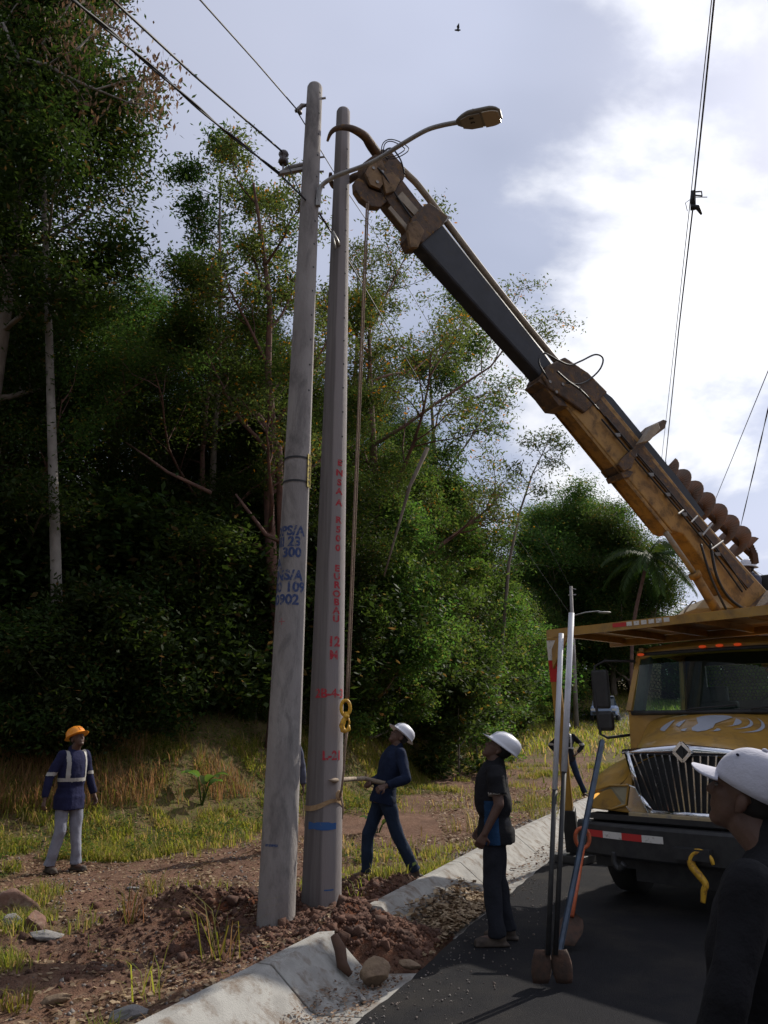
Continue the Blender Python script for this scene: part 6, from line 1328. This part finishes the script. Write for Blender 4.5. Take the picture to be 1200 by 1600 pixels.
    if hat in ('hatw', 'hato'):
        hc2 = lambda x, y, z: H_(x, y, z); rings = []
        for r_, z, ex in ((.128, .038, 1.28), (.134, .040, 1.30), (.118, .052, 1.20), (.116, .075, 1.19), (.111, .105, 1.18), (.098, .135, 1.17), (.075, .158, 1.16), (.045, .171, 1.15), (.015, .175, 1.1)):
            rings.append([hc2(-.012+r_*ex*math.cos(u)*(1.16 if (math.cos(u) > 0 and z < .045) else 1.0)-.02*(z-.04)/.13, r_*math.sin(u)*.98, z+(.0 if z > .045 else -.006*math.cos(u))) for u in np.linspace(0, 2*math.pi, 37)[:-1]])
        mb = MB(); mb.loft(rings, caps=True); hl_ = mb.build('helmet', MT[hat], root, True)
        mb = MB()
        for y_ in (-.022, 0, .022): mb.tube([H_(.118-.002, y_, .075), H_(.10, y_, .118), H_(.06, y_, .153), H_(0, y_, .173), H_(-.06, y_, .166), H_(-.105, y_, .130), H_(-.13, y_, .075)], .0065, 6)
        mb.build('helmet_ridge', MT[hat], hl_, True)
    root['J'] = 0; del root['J']; return root, j, H_, Rh
def bandof(root, ch_name, name, test, m, off=.004):
    src = [c for c in root.children if c.name.split('.')[0] == ch_name][0].data; bm = bmesh.new(); bm.from_mesh(src); bm.normal_update()
    kill = [f for f in bm.faces if not test(f.calc_center_median(), f.normal)]; bmesh.ops.delete(bm, geom=kill, context='FACES')
    for v in bm.verts: v.co += v.normal*off
    me = bpy.data.meshes.new(name); bm.to_mesh(me); bm.free(); return link(name, me, MT[m], root, True)
def gz(x, y): return float(hz(x, y))
# left man, orange helmet
r1, j, H_, _ = person('man in orange helmet, navy shirt with silver bands and pale grey trousers', (-4.12, 10.72, gz(-4.12, 10.72)), R(-36), J=dict(elL=(-.02, .27, 1.15), wrL=(.05, .33, .90), elR=(-.05, -.29, 1.14), wrR=(-.02, -.34, .88), kneeL=(.04, .11, .49), ankL=(.05, .15, .09), ankR=(-.06, -.15, .09), head=(.035, 0, 1.625)), scale=1.0, head_pitch=R(24), head_yaw=R(5), shirt='navy', pants='greyp', hat='hato', fat=1.13, shirt_z=-.20, curl=(.9, .9))
fr = lambda c: c.x > 0
bandof(r1, 'shirt', 'reflective_band', lambda c, n: 1.09 < c.z < 1.135 and abs(c.y) < .20 and abs(n.z) < .7, 'refl')
bandof(r1, 'shirt', 'reflective_band', lambda c, n: c.z > 1.13 and abs(abs(c.y)-.125) < .022 and abs(n.y) < .8, 'refl')
bandof(r1, 'shirt', 'reflective_band', lambda c, n: 1.17 < c.z < 1.215 and abs(c.y) > .215, 'refl')
# man behind the poles
r2, *_ = person('man in orange helmet and grey blue shirt mostly hidden behind the old pole', (-1.46, 12.1, gz(-1.46, 12.1)), R(-80), J=dict(elL=(-.02, .24, 1.15), wrL=(.02, .26, .90)), scale=1.0, head_pitch=R(20), head_yaw=R(0), shirt='greyblue', pants='greyp', hat='hato', vox=.010, cvox=.014)
mb = MB(); mb.tube([WY(472, 1243, 12.0), WY(474, 1262, 12.0), WY(476, 1292, 12.0)], .008, 5); tag(mb.build('thin_stick', MT['rope'], None), 'thin pale stick held by the man behind the old pole', 'stick')
# man with lever : faces left (-X), leaning back
lx, ly = -.02, 9.15
def lever_man():
    base = Vector((lx, ly, gz(lx, ly))); yaw = math.pi+R(20)
    J = dict(pelvis=(-.02, 0, .90), hipL=(-.02, .09, .87), hipR=(-.03, -.09, .87), kneeL=(-.14, .11, .48), ankL=(-.34, .12, .10), kneeR=(.14, -.10, .47), ankR=(.15, -.11, .08), waist=(-.05, 0, 1.03), chest=(-.11, 0, 1.22), shL=(-.17, .18, 1.375), shR=(-.15, -.18, 1.37), neck=(-.185, 0, 1.42),
             elL=(-.18, .33, 1.10), wrL=(.07, .30, 1.02), elR=(-.09, -.27, 1.08), wrR=(.17, .06, 1.05), head=(-.215, 0, 1.55))
    r, j, H_, _ = person('man in white helmet and dark blue clothes pressing a wooden lever against the new pole', base, yaw, J=J, scale=.96, head_pitch=R(42), shirt='navy2', pants='jean', hat='hatw', footL=(0, .15), curl=(1.25, 1.25), palm=((.2, -.6, -.7), (.2, .6, -.7)), shirt_z=-.10, fat=1.05)
    Mx = Matrix.Translation(base) @ Matrix.Rotation(yaw, 4, 'Z'); hL = Mx @ (j['wrL']+Vector((.07, -.03, -.01))); hR = Mx @ (j['wrR']+Vector((.07, .03, 0)))
    tip = WY(514, 1219, 7.96); d = (hL-tip).normalized(); mb = MB(); mb.tube([tip, tip+d*.10, tip+(hR-tip)*.5, hR, hL+d*.15], [.006, .024, .024, .025, .026], 9); o = mb.build('wooden_lever', mat('grey_wood', (.34, .27, .20), .85, col2=(.2, .15, .11), nscale=12), None, True)
    tag(o, 'weathered wooden lever with a pointed end held against the new pole', 'lever')
lever_man()
# near man: profile left
nb = Vector((.97, 7.2, 0.0)); J = dict(head=(-.045, 0, 1.60), neck=(-.02, 0, 1.485), chest=(.02, 0, 1.28), elL=(-.02, .24, 1.15), wrL=(.10, .25, .91), elR=(-.02, -.24, 1.15), wrR=(.10, -.25, .91), kneeL=(.05, .09, .49), kneeR=(-.01, -.09, .49), ankL=(.02, .10, .09), ankR=(-.07, -.11, .09))
r4, j, H_, _ = person('man in white helmet and black short sleeved shirt looking straight up beside the gutter', nb, math.pi-R(4), J=J, scale=.97, head_pitch=R(40), shirt='blackc', pants='darkp', sleeve='short', hat='hatw', shirt_z=-.14, fat=1.2, curl=(.8, .8), footL=(0, 0))
r4.scale = (1.08, 1.05, .97)
bandof(r4, 'shirt', 'reflective_band', lambda c, n: 1.215 < c.z < 1.245 and abs(c.y) > .195, 'refl')
for sg_ in (-1, 1): bandof(r4, 'shirt', 'side_panel', lambda c, n: c.z < 1.17 and c.y*sg_ > .095 and -.02 < c.x < .09 and abs(n.z) < .7, 'bluec', .003)
# far man, hand on hip
fb = Vector((4.80, 21.1, gz(4.80, 21.1))); J = dict(elL=(-.10, .40, 1.19), wrL=(.05, .24, 1.02), elR=(-.10, -.40, 1.20), wrR=(.02, -.25, 1.02), kneeL=(.06, .20, .49), ankL=(-.02, .36, .09), kneeR=(.0, -.10, .49), ankR=(0, -.12, .09))
r5, *_ = person('distant man in white helmet with hands on hips behind the digger handles', fb, R(-100), J=J, scale=1.04, shirt='blackc', pants='jean', hat='hatw', vox=.012, cvox=.016, palm=((0, -1, 0), (0, 1, 0)))
bandof(r5, 'shirt', 'reflective_band', lambda c, n: (1.12 < c.z < 1.16 and abs(c.y) < .2) or (c.z > 1.16 and abs(abs(c.y)-.10) < .022 and abs(n.y) < .8) or (abs(c.y) > .30 and 1.20 < c.z < 1.25), 'refl', .006)
# operator, seated behind the boom
ob = WY(1166, 890, 12.35); ob.z -= 1.60
J = dict(kneeL=(.40, .14, .85), ankL=(.42, .14, .45), kneeR=(.40, -.14, .85), ankR=(.42, -.14, .45), elL=(.10, .26, 1.18), wrL=(.33, .20, 1.15), elR=(.10, -.26, 1.18), wrR=(.33, -.20, 1.15), head=(.05, 0, 1.60))
r6, *_ = person('operator in white helmet seated behind the boom on the truck', ob+Vector((.06, 0, 0)), R(185), J=J, shirt='greyblue', pants='darkp', hat='hatw', vox=.012, cvox=.015, head_pitch=R(5))
# capped man close to the camera
cb = Vector((1.135, 2.455, -.055)); J = dict(head=(.045, 0, 1.600), neck=(-.02, 0, 1.47), chest=(.03, 0, 1.27), pelvis=(.02, 0, .95), waist=(.05, 0, 1.08), shL=(-.03, .235, 1.40), shR=(-.03, -.235, 1.40), elL=(.02, .32, 1.12), elR=(.02, -.32, 1.12), wrL=(.10, .34, .87), wrR=(.10, -.34, .87))
r7, j, H_, Rh = person('man in white cap and black shirt seen from behind at the right edge, close up', cb, R(132), J=J, scale=1.0, head_pitch=R(22), head_yaw=R(10), shirt='blackc', pants='darkp', sleeve='long', hat=None, vox=.006, cvox=.010, fat=1.2, shirt_z=-.16, hair=False)
mb = MB(); rings = []; nu = 49
for t_ in np.linspace(0, 1, 13):
    z = .155*math.cos(t_*math.pi/2*.98)-.0; sc_ = math.sin(max(.04, t_)*math.pi/2)**.85; ring = []
    for u in np.linspace(0, 2*math.pi, nu)[:-1]:
        seam = 1-.008*(abs(math.sin(3*u)) < .12); ring.append(H_(-.012+.116*sc_*math.cos(u)*seam, .096*sc_*math.sin(u)*seam, .030+z*.76-.012*(t_**4)*(1-math.cos(u))))
    rings.append(ring)
vs = [p for r_ in rings for p in r_]; fs = []; k = nu-1
for i in range(12):
    for q in range(k):
        u = (q+.5)/k*2*math.pi; back = abs(u-math.pi) < .62 and 9 <= i
        if back and i < 11: continue
        fs.append((i*k+q, i*k+(q+1) % k, (i+1)*k+(q+1) % k, (i+1)*k+q))
fs.append(tuple(range(k-1, -1, -1))); mb.add(vs, fs); cap_ = mb.build('cap', MT['capw'], r7, True); md = cap_.modifiers.new('t', 'SOLIDIFY'); md.thickness = .004; md.offset = 1
rows = []
for i in range(14):
    t_ = math.sin(i/13*math.pi/2); hw_v = .084*math.sqrt(max(.002, 1-(.99*t_)**2)); rows.append([H_(.078*math.sqrt(max(0, 1-(.55*y_)**2))*(1-t_)+t_*.168+.006, y_*hw_v, .044-.016*t_-.022*(y_*hw_v/.084)**2) for y_ in np.linspace(-1, 1, 17)])
mb = MB(); mb.loft(rows, closed=False); vz = mb.build('visor', MT['capw'], cap_, True); md = vz.modifiers.new('t', 'SOLIDIFY'); md.thickness = .005
mb = MB(); mb.ell(H_(-.012, 0, .151), (.009, .009, .006), Rh); mb.build('cap_button', MT['capw'], cap_, True)
mb = MB()
for u in (.9, 2.2, -.9, -2.2): mb.ell(H_(-.012+.116*.78*math.cos(u), .096*.78*math.sin(u), .030+.086), (.005, .005, .004), Rh)
mb.build('eyelet', MT['navy'], cap_, True)
mb = MB(); rings = []
for z in (.135, .10, .06, .02, -.02, -.045): rr_ = math.sqrt(max(.02, 1-((z-.035)/.101)**2)); rings.append([H_(-.014+rr_*.100*math.cos(u)*(1 if math.cos(u) < .2 else .5), rr_*.0795*math.sin(u), z) for u in np.linspace(0, 2*math.pi, 33)[:-1]])
mb.loft(rings); mb.build('hair', MT['hair'], r7, True)
